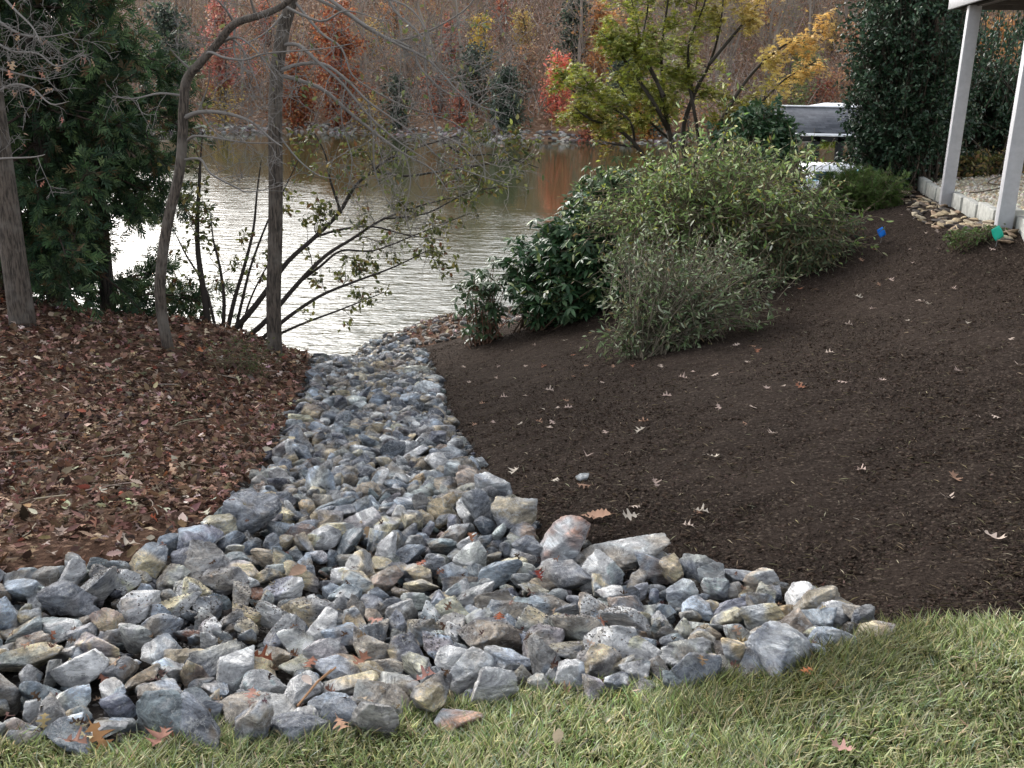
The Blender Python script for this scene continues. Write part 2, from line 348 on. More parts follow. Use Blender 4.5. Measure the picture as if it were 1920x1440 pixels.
# leaf-covered bank = left of the rocks, plus the strip of shore at the far end of the mulch
bank_poly = [(-16, 1.5)] + [tuple(p) for p in gpoly(ROCKPX_L)] + [(-2.4, 18.5), (-2.6, 29), (-16, 29)]
shore_poly = gpoly([(790,650),(840,640),(900,622),(960,608),(1010,590),(1100,545)]) + [(3.5, 19), (3.5, 29), (-2.4, 29), (-2.4, 18.5)]
E1 = G(1714, 352); E2 = G(1912, 446)                                # edging line
ed = (E2 - E1)[:2] / np.linalg.norm((E2 - E1)[:2]); en = np.array([-ed[1], ed[0]])
if en[0] < 0: en = -en
grav_poly = [tuple(E1[:2] + en * .05), tuple(E1[:2] + ed * 16 + en * .05), tuple(E1[:2] + ed * 16 + en * 12), tuple(E1[:2] + en * 12)]

cx = (XX[:-1, :-1] + GS / 2).ravel(); cy = (YY[:-1, :-1] + GS / 2).ravel()
zone = np.full(len(cx), 1)                                          # 1 mulch
zone[inpoly(cx, cy, bank_poly) | inpoly(cx, cy, shore_poly)] = 2
zone[inpoly(cx, cy, grav_poly)] = 3
zone[inpoly(cx, cy, rock_poly)] = 4
zone[inpoly(cx, cy, lawn_poly)] = 5
nx = len(gx); ii = np.arange(len(gy) - 1)[:, None] * nx + np.arange(nx - 1)[None, :]
quads = np.stack([ii, ii + 1, ii + nx + 1, ii + nx], -1).reshape(-1, 4)
Vg = np.column_stack([XX.ravel(), YY.ravel(), ZZ.ravel()])
Vg[:, 2] += (.012 * sn(Vg * [1, 1, 0], 9, 3, 3) + .009 * sn(Vg * [1, 1, 0], 24, 13, 2)) + .02 * sn(Vg * [1, 1, 0], 2.2, 4, 2)
lz = inpoly(Vg[:, 0], Vg[:, 1], rock_poly); Vg[lz, 2] -= .05
for z, nm, mt in ((1, 'mulch_bed', 'mulch'), (2, 'leafy_bank', 'forest'), (3, 'gravel_ground', 'gravel'), (4, 'drainage_channel', 'bed'), (5, 'lawn_ground', 'turf')):
    q = quads[zone == z]; u, inv = np.unique(q, return_inverse=True)
    o = link(nm, mesh_np(nm, Vg[u], [inv.reshape(-1, 4)], None, True), M[mt]); tag(o, kind='structure')

# water and far hillside
me = mesh_np('water', np.array([[-400, -5, 0], [400, -5, 0], [400, 400, 0], [-400, 400, 0.]]), [[[0, 1, 2, 3]]]); o = link('water', me, M['water']); tag(o, kind='structure')
sh_px = [(-200, 243), (250, 250), (500, 247), (740, 252), (950, 262), (1150, 270), (1400, 262), (1900, 262)]
SH = np.array([W0(*p)[:2] for p in sh_px]); SH = np.vstack([[-260, 95], SH, [260, 80]])
def shoreY(x): return np.interp(x, SH[:, 0], SH[:, 1]) + .6 * np.sin(x * .35) + .3 * np.sin(x * 1.1)
def crest(x): return np.interp(x, [-60, -47, -37, -12, 25, 80], [2, 3, 11, 14, 36, 46])
def HH(x, y):
    d = y - shoreY(x); z = np.where(d < 0, d * .5, np.where(d < 1.2, d * .55, .66 + (d - 1.2) * .42))
    c = crest(x); z = np.where(z > c * .7, c * .7 + c * .3 * (1 - np.exp(-(z - c * .7) / (c * .3))), z)
    return z + .5 * np.sin(x * .21 + 1) * np.sin(y * .17) * np.clip(d / 10, 0, 1)
hx = np.arange(-250, 250, 2.0); hy = np.arange(58, 240, 1.4); HX, HY = np.meshgrid(hx, hy); HZ = HH(HX, HY)
n_ = len(hx); ii = np.arange(len(hy) - 1)[:, None] * n_ + np.arange(n_ - 1)[None, :]
o = link('hillside', mesh_np('hillside', np.column_stack([HX.ravel(), HY.ravel(), HZ.ravel()]), [np.stack([ii, ii+1, ii+n_+1, ii+n_], -1).reshape(-1, 4)], None, True), M['hill']); tag(o, kind='structure')

# ------------------------------------------------------------------ rocks
def ico(sub):
    import bmesh
    bm = bmesh.new(); bmesh.ops.create_icosphere(bm, subdivisions=sub, radius=1)
    V = np.array([v.co[:] for v in bm.verts]); T = np.array([[v.index for v in f.verts] for f in bm.faces]); bm.free(); return unit(V), T
ICO = {k: ico(k) for k in (2, 3, 4, 5)}
def rockgeo(seed, sub, dims, rough=1.0):
    r = np.random.default_rng(seed); D, T = ICO[sub]; k = r.integers(10, 15)
    n = unit(r.normal(size=(k, 3))); n = np.vstack([n, [[0, 0, 1], [0, 0, -1]] + r.normal(size=(2, 3)) * .22]); n = unit(n)
    h = r.uniform(.58, .95, len(n)); h[-2:] = r.uniform(.55, .75, 2); sk = np.eye(3) + r.normal(0, .22, (3, 3)) * (1 - np.eye(3))
    q = np.clip(D @ n.T, 0, None) / h[None]; p = 70; rad = np.exp(-np.log((q ** p).sum(1) + 1e-30) / p); rad = np.clip(rad, 0, 1.5)
    V = (D * rad[:, None]) @ sk
    V *= (1 + rough * (.02 * sn(V * 1.0, 2.0, seed, 2) + .045 * np.round(sn(V * [1, 1, 2.2], 2.6, seed + 1, 2) * 2.0) / 2.0 + .03 * np.round(sn(V * [1, 1, 1.8], 7, seed + 6, 1) * 2) / 2 + .024 * np.abs(sn(V, 8, seed + 1, 3)) + .014 * sn(V, 21, seed + 2, 2)))[:, None]
    lo, hi = V.min(0), V.max(0); V = (V - (lo + hi) / 2) / ((hi - lo) / 2); return V * (np.array(dims) / 2), T
BLUE = (.175, .197, .22); GREY = (.21, .21, .205); PALE = (.42, .44, .45); TAN = (.34, .30, .225); CREAM = (.45, .43, .36); OCHRE = (.34, .27, .165); DARK = (.10, .11, .125); BROWN = (.20, .165, .135); RUST = (.33, .19, .13)
colname = {BLUE: 'blue-grey', GREY: 'grey', PALE: 'pale grey', TAN: 'tan', CREAM: 'cream', OCHRE: 'ochre', DARK: 'dark slate', BROWN: 'brown-grey', RUST: 'rusty'}
# hand-read rocks: photo x, y of centre, width, height (px), colour, label, short landmark name
LM = [
 (1290,1228,112,88,PALE,'big whitish block with flat top near the right end of the rocks','big whitish block'),
 (1556,1196,118,84,GREY,'squarish weathered grey boulder with a dark hollow beside the lawn','squarish hollowed boulder'),
 (1165,1036,190,70,PALE,'long pale grey slab lying along the corner of the mulch','long pale corner slab'),
 (962,968,98,88,BROWN,'large brown-grey pyramid rock against the mulch edge','brown-grey pyramid rock'),
 (320,1022,50,66,BLUE,'blue-grey rock standing on end by the leafy bank','upright blue-grey rock'),
 (416,990,74,60,TAN,'tan pointed rock at the bend of the channel','tan pointed rock'),
 (440,1034,56,48,CREAM,'cream cube-like rock below the tan pointed rock','cream cube-like rock'),
 (496,1042,62,44,TAN,'tan rounded rock next to the cream cube-like rock','tan rounded rock'),
 (236,1090,66,56,CREAM,'cream rounded rock among grey ones below the leafy bank','cream rounded rock'),
 (130,1120,118,84,GREY,'large grey pyramid rock near the left end','large grey pyramid rock'),
 (52,1108,92,66,GREY,'grey boulder with a rusty patch beside the leafy bank, far left','rusty-patched boulder'),
 (108,1182,108,56,BLUE,'flat blue-grey rock below the grey pyramid rock','flat blue-grey rock'),
 (202,1172,82,68,BROWN,'brown-grey steep rock in the left half of the basin','steep brown-grey rock'),
 (152,1214,92,50,PALE,'long pale blue rock with a red-brown leaf at its end','long pale blue rock'),
 (262,1268,92,84,TAN,'tilted block with a tan upper face and grey lower face','tilted tan-faced block'),
 (345,1238,104,62,TAN,'tan half-round rock with a flat top edge','tan half-round rock'),
 (318,1342,140,136,BLUE,'largest blue-grey boulder beside the lawn at lower left','largest blue-grey boulder'),
 (124,1356,88,76,PALE,'pale grey flat-topped block near the lower left corner','pale flat-topped block'),
 (200,1368,96,66,GREY,'grey rock under the big orange leaf','grey rock under the orange leaf'),
 (560,1254,96,66,CREAM,'cream rock carrying a red-brown oak leaf','cream rock with leaf'),
 (702,1222,96,90,TAN,'tan and grey rock with a knob on its face, middle of basin','knobbed tan rock'),
 (796,1184,84,72,BROWN,'brownish blocky rock in the middle of the basin','brownish blocky rock'),
 (850,1150,86,82,CREAM,'cream-topped rock with a blue-grey foot','cream-topped rock'),
 (926,1126,90,96,BLUE,'tall rock blue-grey below and cream above','tall two-tone rock'),
 (1004,1112,76,64,TAN,'tan rock with a dark red leaf behind it','tan rock with red leaf'),
 (990,1164,58,48,CREAM,'small cream block right of the tall two-tone rock','small cream block'),
 (846,1238,76,60,PALE,'whitish veined rock in the centre of the basin','whitish veined rock'),
 (952,1238,116,54,PALE,'long rock half cream and half pale blue','long half-cream rock'),
 (792,1096,78,54,CREAM,'cream-yellow lumpy rock at the mouth of the channel','cream-yellow lumpy rock'),
 (1192,1264,72,62,PALE,'pale rounded block close to the lawn','pale rounded block'),
 (1384,1226,92,106,OCHRE,'tall ochre-stained rock right of the whitish block','tall ochre rock'),
 (1428,1156,112,86,OCHRE,'broad ochre-stained boulder at the right','broad ochre boulder'),
 (1520,1128,126,90,TAN,'wide cream and tan boulder topping the right end','wide cream and tan boulder'),
 (1384,1080,84,44,PALE,'pale white-edged rock beside the mulch','white-edged rock'),
 (1310,1068,90,56,GREY,'grey mottled rock against the mulch, left of the white-edged rock','mottled rock by the mulch'),
 (1184,1192,72,50,OCHRE,'orange-brown low rock in the right half of the basin','orange-brown low rock'),
 (1066,1148,62,56,BLUE,'streaked blue rock in the right half of the basin','streaked blue rock'),
 (856,1350,112,62,RUST,'rusty brown crumbly rock beside the lawn','rusty crumbly rock'),
 (640,1342,98,88,BLUE,'jagged blue-grey rock jutting into the lawn','jagged blue-grey rock'),
 (492,1336,190,66,GREY,'long low grey slab along the lawn','long low slab by the lawn'),
 (566,1078,78,72,GREY,'grey rock carrying a big curled tan leaf','grey rock under the curled leaf'),
 (848,1000,84,52,BROWN,'dark brown-grey oval rock in the channel mouth','dark oval rock'),
 (766,842,48,42,DARK,'dark slate rock in the middle of the channel','dark slate rock'),
 (592,904,62,54,DARK,'dark furrowed rock in the left half of the channel','dark furrowed rock'),
 (700,1136,80,48,DARK,'dark blue wedge rock left of the cream-yellow rock','dark blue wedge rock'),
 (470,1150,84,60,GREY,'grey rock in the dusty patch left of centre','grey rock in the dusty patch'),
 (425,1090,100,74,GREY,'broad grey rock with a smooth sloping face','smooth-faced grey rock'),
 (1638,1186,90,52,BROWN,'brown and cream rock half buried in mulch at the lawn corner','half-buried rock'),
 (1130,1102,60,62,BLUE,'blue-grey rock with a light cap in the right half','light-capped rock'),
 (1232,1144,74,56,GREY,'grey and white rock below the white-edged rock','grey and white rock'),
 (640,740,46,36,TAN,'ochre-capped rock high up in the channel','ochre-capped rock'),
 (780,700,60,40,CREAM,'cream rock at the upper right edge of the channel','cream rock up the channel'),
 (610,692,50,40,PALE,'pale rock at the upper left edge of the channel','pale rock up the channel'),
 (566,788,56,40,TAN,'tan rock on the left edge of the channel','tan rock on the channel edge'),
 (870,880,66,44,BROWN,'flat brown-grey rock on the right edge of the channel','flat rock on the channel edge'),
 (690,920,62,48,TAN,'tan angular rock in the channel below the dark slate rock','tan angular rock'),
]
rocks = []                                                          # x,y,z,dims,rot,col,seed,label,short
for k, (px, py, wp, hp, c, lab, sh) in enumerate(LM):
    p = G(px, py + hp * .28); s = p[1] * 1.03 / F * .9; wd = wp * s; dp = wd * rng.uniform(.75, .95); ht = hp * s * .92
    rocks.append(dict(x=p[0], y=p[1], z=Hf(p[0], p[1]) + ht * .33, d=(wd * 1.06, dp, ht), rz=rng.normal(0, .3), tilt=tuple(rng.normal(0, .12, 2)), c=c, seed=100 + k, lab=lab, sh=sh))
nlm = len(rocks)
def hashgrid_scatter(poly, n_try, sizef, placed, ovl):
    xs = np.array([p[0] for p in poly]); ys = np.array([p[1] for p in poly]); out = []
    cell = {}; cs = .3
    def put(x, y, s): cell.setdefault((int(x // cs), int(y // cs)), []).append((x, y, s))
    for q in placed: put(*q)
    X = rng.uniform(xs.min(), xs.max(), n_try); Y = rng.uniform(ys.min(), ys.max(), n_try); ins = inpoly(X, Y, poly)
    for x, y in zip(X[ins], Y[ins]):
        s = sizef(x, y); i, j = int(x // cs), int(y // cs); ok = True
        for a in (-1, 0, 1):
            for b in (-1, 0, 1):
                for (u, v, t) in cell.get((i + a, j + b), ()):
                    if (x - u) ** 2 + (y - v) ** 2 < ((s + t) * ovl / 2) ** 2: ok = False; break
                if not ok: break
            if not ok: break
        if ok: put(x, y, s); out.append((x, y, s))
    return out
placed = [(r['x'], r['y'], (r['d'][0] + r['d'][1]) / 2) for r in rocks]
def rsize(x, y): return float(np.clip(rng.lognormal(math.log(.112 if y < 6 else .118), .34), .055, .22))
def inset(x, y, d): 
    x = np.atleast_1d(x); y = np.atleast_1d(y); k = inpoly(x, y, rock_poly)
    for a in np.arange(8) * np.pi / 4: k &= inpoly(x + d * np.cos(a), y + d * np.sin(a), rock_poly)
    return k
sc1 = hashgrid_scatter(rock_poly, 110000, rsize, placed, .68)
allc = [BLUE, GREY, PALE, TAN, CREAM, OCHRE, DARK, BROWN, RUST]
for (x, y, s) in sc1:
    if y > 3.5 and not inset(x, y, .07)[0]: continue
    far = y > 5.5
    wts = [.27, .27, .19, .04, .05, .01, .07, .10, .005] if not far else [.16, .28, .06, .02, .02, .0, .28, .18, .0]
    c = allc[rng.choice(9, p=np.array(wts) / sum(wts))]
    d = (s * rng.uniform(.95, 1.35), s * rng.uniform(.75, 1.1), s * rng.uniform(.55, .95))
    rocks.append(dict(x=x, y=y, z=Hf(x, y) + d[2] * rng.uniform(.2, .45), d=d, rz=rng.uniform(0, 6.28), tilt=rng.normal(0, .3, 2), c=c, seed=int(rng.integers(1e6)), lab=None, sh=None))
for r in rocks:
    dist = math.dist((r['x'], r['y'], r['z']), CAM); r['px'], r['py'] = proj((r['x'], r['y'], r['z'])); r['a'] = r['d'][0] * r['d'][2] / dist ** 2
    r['vis'] = -60 < r['px'] < 1980 and r['py'] < 1470
vis = [r for r in rocks if r['vis']]; vis.sort(key=lambda r: (r['lab'] is None, -r['a'])); ind = vis[:300]; rest = vis[300:] + [r for r in rocks if not r['vis']]
def rockmat(r):
    return Matrix.Rotation(r['rz'], 3, 'Z') @ Matrix.Rotation(r['tilt'][0], 3, 'X') @ Matrix.Rotation(r['tilt'][1], 3, 'Y')
ORD = ['', 'second ', 'third ', 'fourth ', 'fifth ', 'sixth ', 'seventh ', 'eighth ', 'ninth ', 'tenth ', 'eleventh ', 'twelfth ', 'thirteenth ', 'fourteenth ', 'fifteenth ']
def relate(items, marks, noun):
    """label each item by its look, its side of the nearest landmark and its rank in that direction"""
    groups = {}
    for it in items:
        best = min(marks, key=lambda m: math.hypot(m[0] - it['px'], (m[1] - it['py']) * 1.3)); dx = it['px'] - best[0]; dy = it['py'] - best[1]
        side = ('left of' if dx < 0 else 'right of') if abs(dx) > abs(dy) else ('beyond' if dy < 0 else 'in front of')
        it['_d'] = math.hypot(dx, dy); groups.setdefault((it['look'], side, best[2]), []).append(it)
    for (look, side, mk), l in groups.items():
        l.sort(key=lambda i: i['_d'])
        for k, i in enumerate(l):
            i['label'] = f'{look} {noun} {side} the {mk}' if len(l) == 1 else f'{ORD[k]}closest {look} {noun} {side} {mk}'
marks = [(r['px'], r['py'], r['sh']) for r in ind if r['lab']]
others = [r for r in ind if not r['lab']]
for r in others: r['look'] = ('small ' if r['d'][0] < .14 else 'large ' if r['d'][0] > .21 else '') + colname[r['c']] + ' angular'
relate(others, marks, 'rock')
def tone(V, base, seed, rr):
    alt = np.array([(.24, .28, .33), (.46, .47, .47), (.24, .215, .185), (.40, .33, .22), (.13, .14, .16)][rr.integers(0, 5)]); sz = np.abs(V).max()
    if base[0] > 1.6 * base[2]: alt = np.array((.30, .32, .34))
    m = 1 / (1 + np.exp(-9 * (sn(V / sz, 1.6, seed + 40, 3) - .08))); return (base * (1 - m[:, None]) + alt * m[:, None]) * (1.42 if sz > .03 else 1.0)
rcolor = lambda r, rr: np.clip(np.array(r['c']) * rr.normal(1, .12) * rr.normal(1, .03, 3), .02, .8)
for r in ind:
    rr = np.random.default_rng(r['seed'] + 5); V, T = rockgeo(r['seed'], 5 if r['y'] < 4.6 else 4, r['d'])
    nb = np.array(rcolor(r, rr)); me = mesh_np('rock', V, [T], np.clip(tone(V, nb, r['seed'], rr) * 1.28, 0, .68))
    o = link('rock', me, M['rock'], None, (r['x'], r['y'], r['z'])); o.rotation_euler = rockmat(r).to_euler()
    tag(o, r['lab'] or r['label'], 'rock', 'rocks filling the drainage channel and basin')
mb = MB()
for r in rest:
    rr = np.random.default_rng(r['seed'] + 5); V, T = rockgeo(r['seed'], 3, r['d']); V = V @ np.array(rockmat(r)).T + np.array([r['x'], r['y'], r['z']])
    mb.add(V, None, T, tone(V - V.mean(0), np.array(rcolor(r, rr)), r['seed'], rr))
fill = hashgrid_scatter(rock_poly, 26000, lambda x, y: float(rng.uniform(.025, .06)), [], .8)
for (x, y, s) in fill:
    V, T = rockgeo(int(rng.integers(1e6)), 2, (s * 1.2, s, s * .8)); c = rcol(1, [BLUE, GREY, DARK, BROWN])[0]; mb.add(V + np.array([x, y, Hf(x, y) - .02 + s * .2]), None, T, c)
tag(mb.build('channel_rocks', M['rock']), 'smaller and farther grey rocks packed between the large ones of the channel', 'rocks', kind='stuff')
# stray pale rock on the mulch beside the channel
for px, py, s, lab in ((903, 872, .09, 'small white rock lying alone on the mulch beside the channel'), (1092, 900, .07, 'small cream pebble lying on the mulch right of the channel')):
    p = G(px, py); V, T = rockgeo(px, 4, (s, s * .8, s * .6)); o = link('rock', mesh_np('rock', V, [T], np.broadcast_to(np.array(PALE) * 1.3, (len(V), 3))), M['rock'], None, (p[0], p[1], p[2] + s * .2)); tag(o, lab, 'rock')
# far shore stones
mb = MB()
xs = rng.uniform(-45, 70, 2600); ys = shoreY(xs) + rng.uniform(-.4, 1.0, len(xs)); zs = HH(xs, ys)
for x, y, z in zip(xs, ys, zs):
    s = rng.uniform(.12, .38); V, T = rockgeo(int(rng.integers(1e6)), 2, (s * 1.3, s, s * .7)); mb.add(V + [x, y, z + .05], None, T, rcol(1, [(.26, .24, .22), (.13, .12, .11), (.42, .39, .36)])[0])
tag(mb.build('shoreline_stones', M['twig']), 'pale stones lining the far shore of the lake', 'stones', kind='stuff')
# ------------------------------------------------------------------ fallen leaves, chips, straw, grass
BRN = [(.135, .078, .053), (.22, .135, .096), (.08, .045, .032), (.32, .225, .17), (.035, .022, .018), (.52, .43, .34), (.24, .08, .045)]
BW = [.3, .24, .2, .11, .1, .03, .02]
def slope_n(x, y):
    e = .1; n = np.column_stack([-(Hf(x + e, y) - Hf(x - e, y)) / (2 * e), -(Hf(x, y + e) - Hf(x, y - e)) / (2 * e), np.ones(len(x))]); return unit(n)
def litter(mb, poly, n, smin, smax, cols, wts, lift=.02, bare=None, tilt=.45):
    xs = np.array([p[0] for p in poly]); ys = np.array([p[1] for p in poly])
    x = rng.uniform(xs.min(), xs.max(), n * 3); y = rng.uniform(ys.min(), ys.max(), n * 3); k = inpoly(x, y, poly)
    if bare is not None: k &= bare(x, y)
    x, y = x[k][:n], y[k][:n]; z = Hf(x, y); ok = z > -.05; x, y, z = x[ok], y[ok], z[ok]
    p = np.column_stack([x, y, z + rng.uniform(0, lift, len(x))]); nm = unit(slope_n(x, y) + rng.normal(0, tilt, (len(x), 3))); ax = rng.normal(size=(len(x), 3)); ax -= nm * (ax * nm).sum(1, keepdims=True)
    c = rcol(len(x), cols, wts, .32); s = rng.uniform(smin, smax, len(x)); kk = rng.integers(0, 6, len(x))
    for t in range(6):
        m = kk == t; scatter(mb, tpl_oak(t, 3 + t % 3, .5) if t < 4 else tpl_big(t), p[m], ax[m], nm[m], s[m], c[m])
bank_scat = [(-13, 3.0)] + gpoly(ROCKPX_L)[1:] + [(-2.6, 17.5), (-3.5, 16.5), (-13, 20)]
mb = MB()
litter(mb, [(-13, 8.5), (-2, 8.5), (-2.5, 18), (-13, 20)], 30000, .055, .10, BRN, BW, .06, lambda x, y: inpoly(x, y, bank_scat))
litter(mb, [(-5.5, 2.8), (-.8, 2.8), (-1, 8.6), (-7, 8.6)], 26000, .035, .08, BRN, BW, .035, lambda x, y: inpoly(x, y, bank_scat) & (rng.uniform(size=len(x)) < np.clip((y - 2.9) / 2.0, .16, 1)))
litter(mb, shore_poly, 6000, .05, .10, BRN, [.25, .25, .12, .2, .05, .15, .03], .04)
tag(mb.build('leaf_litter', M['dry']), 'thick brown oak leaf litter covering the bank left of the rocks', 'leaf litter', kind='stuff')
mb = MB()                                                          # stones in the strip of near shore
q = hashgrid_scatter(shore_poly, 5000, lambda x, y: float(rng.uniform(.07, .2)), [], .9)
for x, y, s in q:
    if Hf(x, y) > -.15 and y < 24: V, T = rockgeo(int(rng.integers(1e6)), 2, (s, s * .8, s * .6)); mb.add(V + [x, y, Hf(x, y) + .02], None, T, rcol(1, [GREY, BROWN, (.3, .25, .22)])[0])
tag(mb.build('shore_stones', M['rock']), 'small grey and brown stones among leaves on the near shore', 'stones', kind='stuff')

mb = MB()
for _ in range(420):
    a_, b_ = rng.uniform(-7, -.8), rng.uniform(3.4, 12)
    if not inpoly(np.array([a_]), np.array([b_]), bank_poly)[0]: continue
    q = wpath([a_, b_, 0], [rng.normal(), rng.normal(), 0], rng.uniform(.08, .38), 4, .15); q[:, 2] = Hf(q[:, 0], q[:, 1]) + rng.uniform(.02, .05); mb.tube(q, rng.uniform(.0015, .0045), 4, rcol(1, [(.2, .15, .11), (.1, .07, .05), (.3, .25, .19)])[0])
tag(mb.build('fallen_twigs', M['twig']), 'thin dead twigs scattered through the leaf litter', 'twigs', kind='stuff')
# mulch chips and straw
mulch_ok = lambda x, y: inpoly(x, y, rock_poly) | inpoly(x, y, lawn_poly) | inpoly(x, y, bank_poly) | inpoly(x, y, shore_poly) | inpoly(x, y, grav_poly)
def on_mulch(n, ymax=15, pw=1.7):
    y = 2.6 + (ymax - 2.6) * rng.uniform(size=n) ** pw; x = rng.uniform(-.25, .58, n) * (y + 1); k = ~mulch_ok(x, y); return x[k], y[k]
mb = MB(); x, y = on_mulch(230000); n = len(x); nm = unit(slope_n(x, y) + rng.normal(0, .5, (n, 3))); ax = rng.normal(size=(n, 3)); ax -= nm * (ax * nm).sum(1, keepdims=True) * .8
scatter(mb, tpl_diamond(.28), np.column_stack([x, y, Hf(x, y) + rng.uniform(-.004, .012, n)]), ax, nm, rng.uniform(.004, .015, n) * (1 + y * .05), rcol(n, [(.037, .0275, .022), (.053, .040, .032), (.02, .015, .012), (.085, .066, .053)], [.4, .35, .15, .1]))
x, y = on_mulch(9000, 11, 2.0)
for a_, b_ in zip(x, y):
    sz = rng.uniform(.006, .02); V, T = rockgeo(int(rng.integers(40)), 2, (sz * 1.3, sz, sz * .7)); mb.add(V + [a_, b_, float(Hf(a_, b_)) + .004], None, T, np.array([.04, .028, .021]) * rng.uniform(.6, 1.5))
tag(mb.build('mulch_chips', M['chip']), 'fine dark brown compost chips spread over the planting bed', 'mulch', kind='stuff')
mb = MB(); x, y = on_mulch(7500, 12, 1.9); n = len(x); nm = unit(slope_n(x, y) + rng.normal(0, .15, (n, 3))); ax = rng.normal(size=(n, 3)) * [1, 1, .12]
scatter(mb, tpl_diamond(.04), np.column_stack([x, y, Hf(x, y) + .012]), ax, nm, rng.uniform(.015, .065, n), rcol(n, [(.2, .165, .105), (.4, .35, .25), (.12, .095, .06), (.08, .065, .04)], [.25, .1, .3, .35]))
tag(mb.build('straw_bits', M['dry']), 'scattered pale straw slivers on the dark mulch', 'straw', kind='stuff')

# individual fallen leaves
leafproto = []
for k in range(6):
    V, T = tpl_oak(20 + k, 4 + k % 2, .8) if k < 5 else tpl_big(3); V = V - [.5, 0, 0]; leafproto.append((V, T))
def leaf_obj(p, size, c, rz, kind_, tilt=(0, 0), stem=True):
    V, T = leafproto[kind_]; W = V * size; c = np.array(c) * .72
    mb = MB(); mb.add(W, None, T, c)
    if stem: mb.tube([[-.5 * size, 0, 0.06*size], [-.62 * size, .02 * size, .08*size], [-.72 * size, 0, .04 * size]], [.012 * size, .009 * size, .006 * size], 4, np.array(c) * .7)
    o = link('fallen_leaf', mb.mesh('fallen_leaf'), M['dry'], None, tuple(p)); o.rotation_euler = (tilt[0], tilt[1], rz); return o
ML = [(1613,887),(1790,905),(1775,940),(1866,786),(1310,966),(1502,722),(1348,768),(1412,768),(1400,800),(1180,975),(1228,912),(1448,818),(1335,862),(1250,746),(1075,710),(1010,795),(1200,812),(1500,730),
 (1655,718),(1730,570),(1702,604),(1590,612),(1636,583),(1860,470),(1420,662),(1412,652),(1402,684),(1440,735),(1470,728),(1100,860),(1035,795),(1018,770),(1045,768),(1065,768),(1030,805),(975,798),(1040,905),
 (1095,915),(1290,992),(1135,815),(1205,795),(1615,492),(1648,536),(1670,528),(1705,470),(1710,496),(1742,574),(1722,568),(1760,470),(1787,545),(1815,610),(1895,640),(1795,700),(1910,690),(1640,470),(1530,545),
 (1500,545),(1690,405),(1735,440),(1757,436),(1780,437),(1797,450),(1610,560),(880,720),(930,712),(945,748),(985,690),(1020,690),(1075,668),(1100,688),(1150,690),(1185,690),(1240,690),(905,760),(890,800),(925,795),(935,690),
 (870,690),(960,660),(1000,650),(1060,640),(1090,655),(1030,735),(1060,755),(985,745),(1130,720),(1300,700),(1340,706),(1280,712),(1555,665),(1580,720),(1380,650),(1315,965),(1190,955),(965,888),(1860,1015)]
mk = [(1652,440,'blue flag'),(1868,447,'green flag'),(1215,660,'willowy shrub foot'),(1480,600,'right end of the shrubs'),(920,640,'thin rhododendron'),(1165,1035,'long pale slab'),(960,965,'brown-grey pyramid rock'),(1772,388,'farther deck post'),(870,820,'edge of the channel'),(1395,1075,'white-edged rock'),(1920,800,'right edge of the bed')]
LC = [(.55, .42, .36), (.62, .50, .42), (.42, .26, .18), (.66, .58, .48), (.36, .16, .10)]; LN = ['pinkish', 'pale buff', 'tan', 'creamy', 'russet']
leaves = []
for k, (px, py) in enumerate(ML):
    ci = int(rng.choice(5, p=[.34, .3, .16, .14, .06])); p = G(px, py); big = k == 9
    leaves.append(dict(px=px, py=py, p=p, ci=ci, s=rng.uniform(.05, .085) * (1.12 if py > 850 else 1)))
p = G(1117, 974); leaves.append(dict(px=1117, py=974, p=p, ci=2, s=.14, kind=5))
for l in leaves: l['look'] = LN[l['ci']] + (' lobed' if l.get('kind') is None else ' broad')
relate(leaves, mk, 'leaf')
for l in leaves:
    o = leaf_obj(l['p'] + [0, 0, .018], l['s'], np.array(LC[l['ci']]) * rng.uniform(.85, 1.1), rng.uniform(0, 6.28), l.get('kind', int(rng.integers(0, 5))), tuple(rng.normal(0, .18, 2)))
    tag(o, l['label'], 'leaf', 'fallen leaves on the mulch')
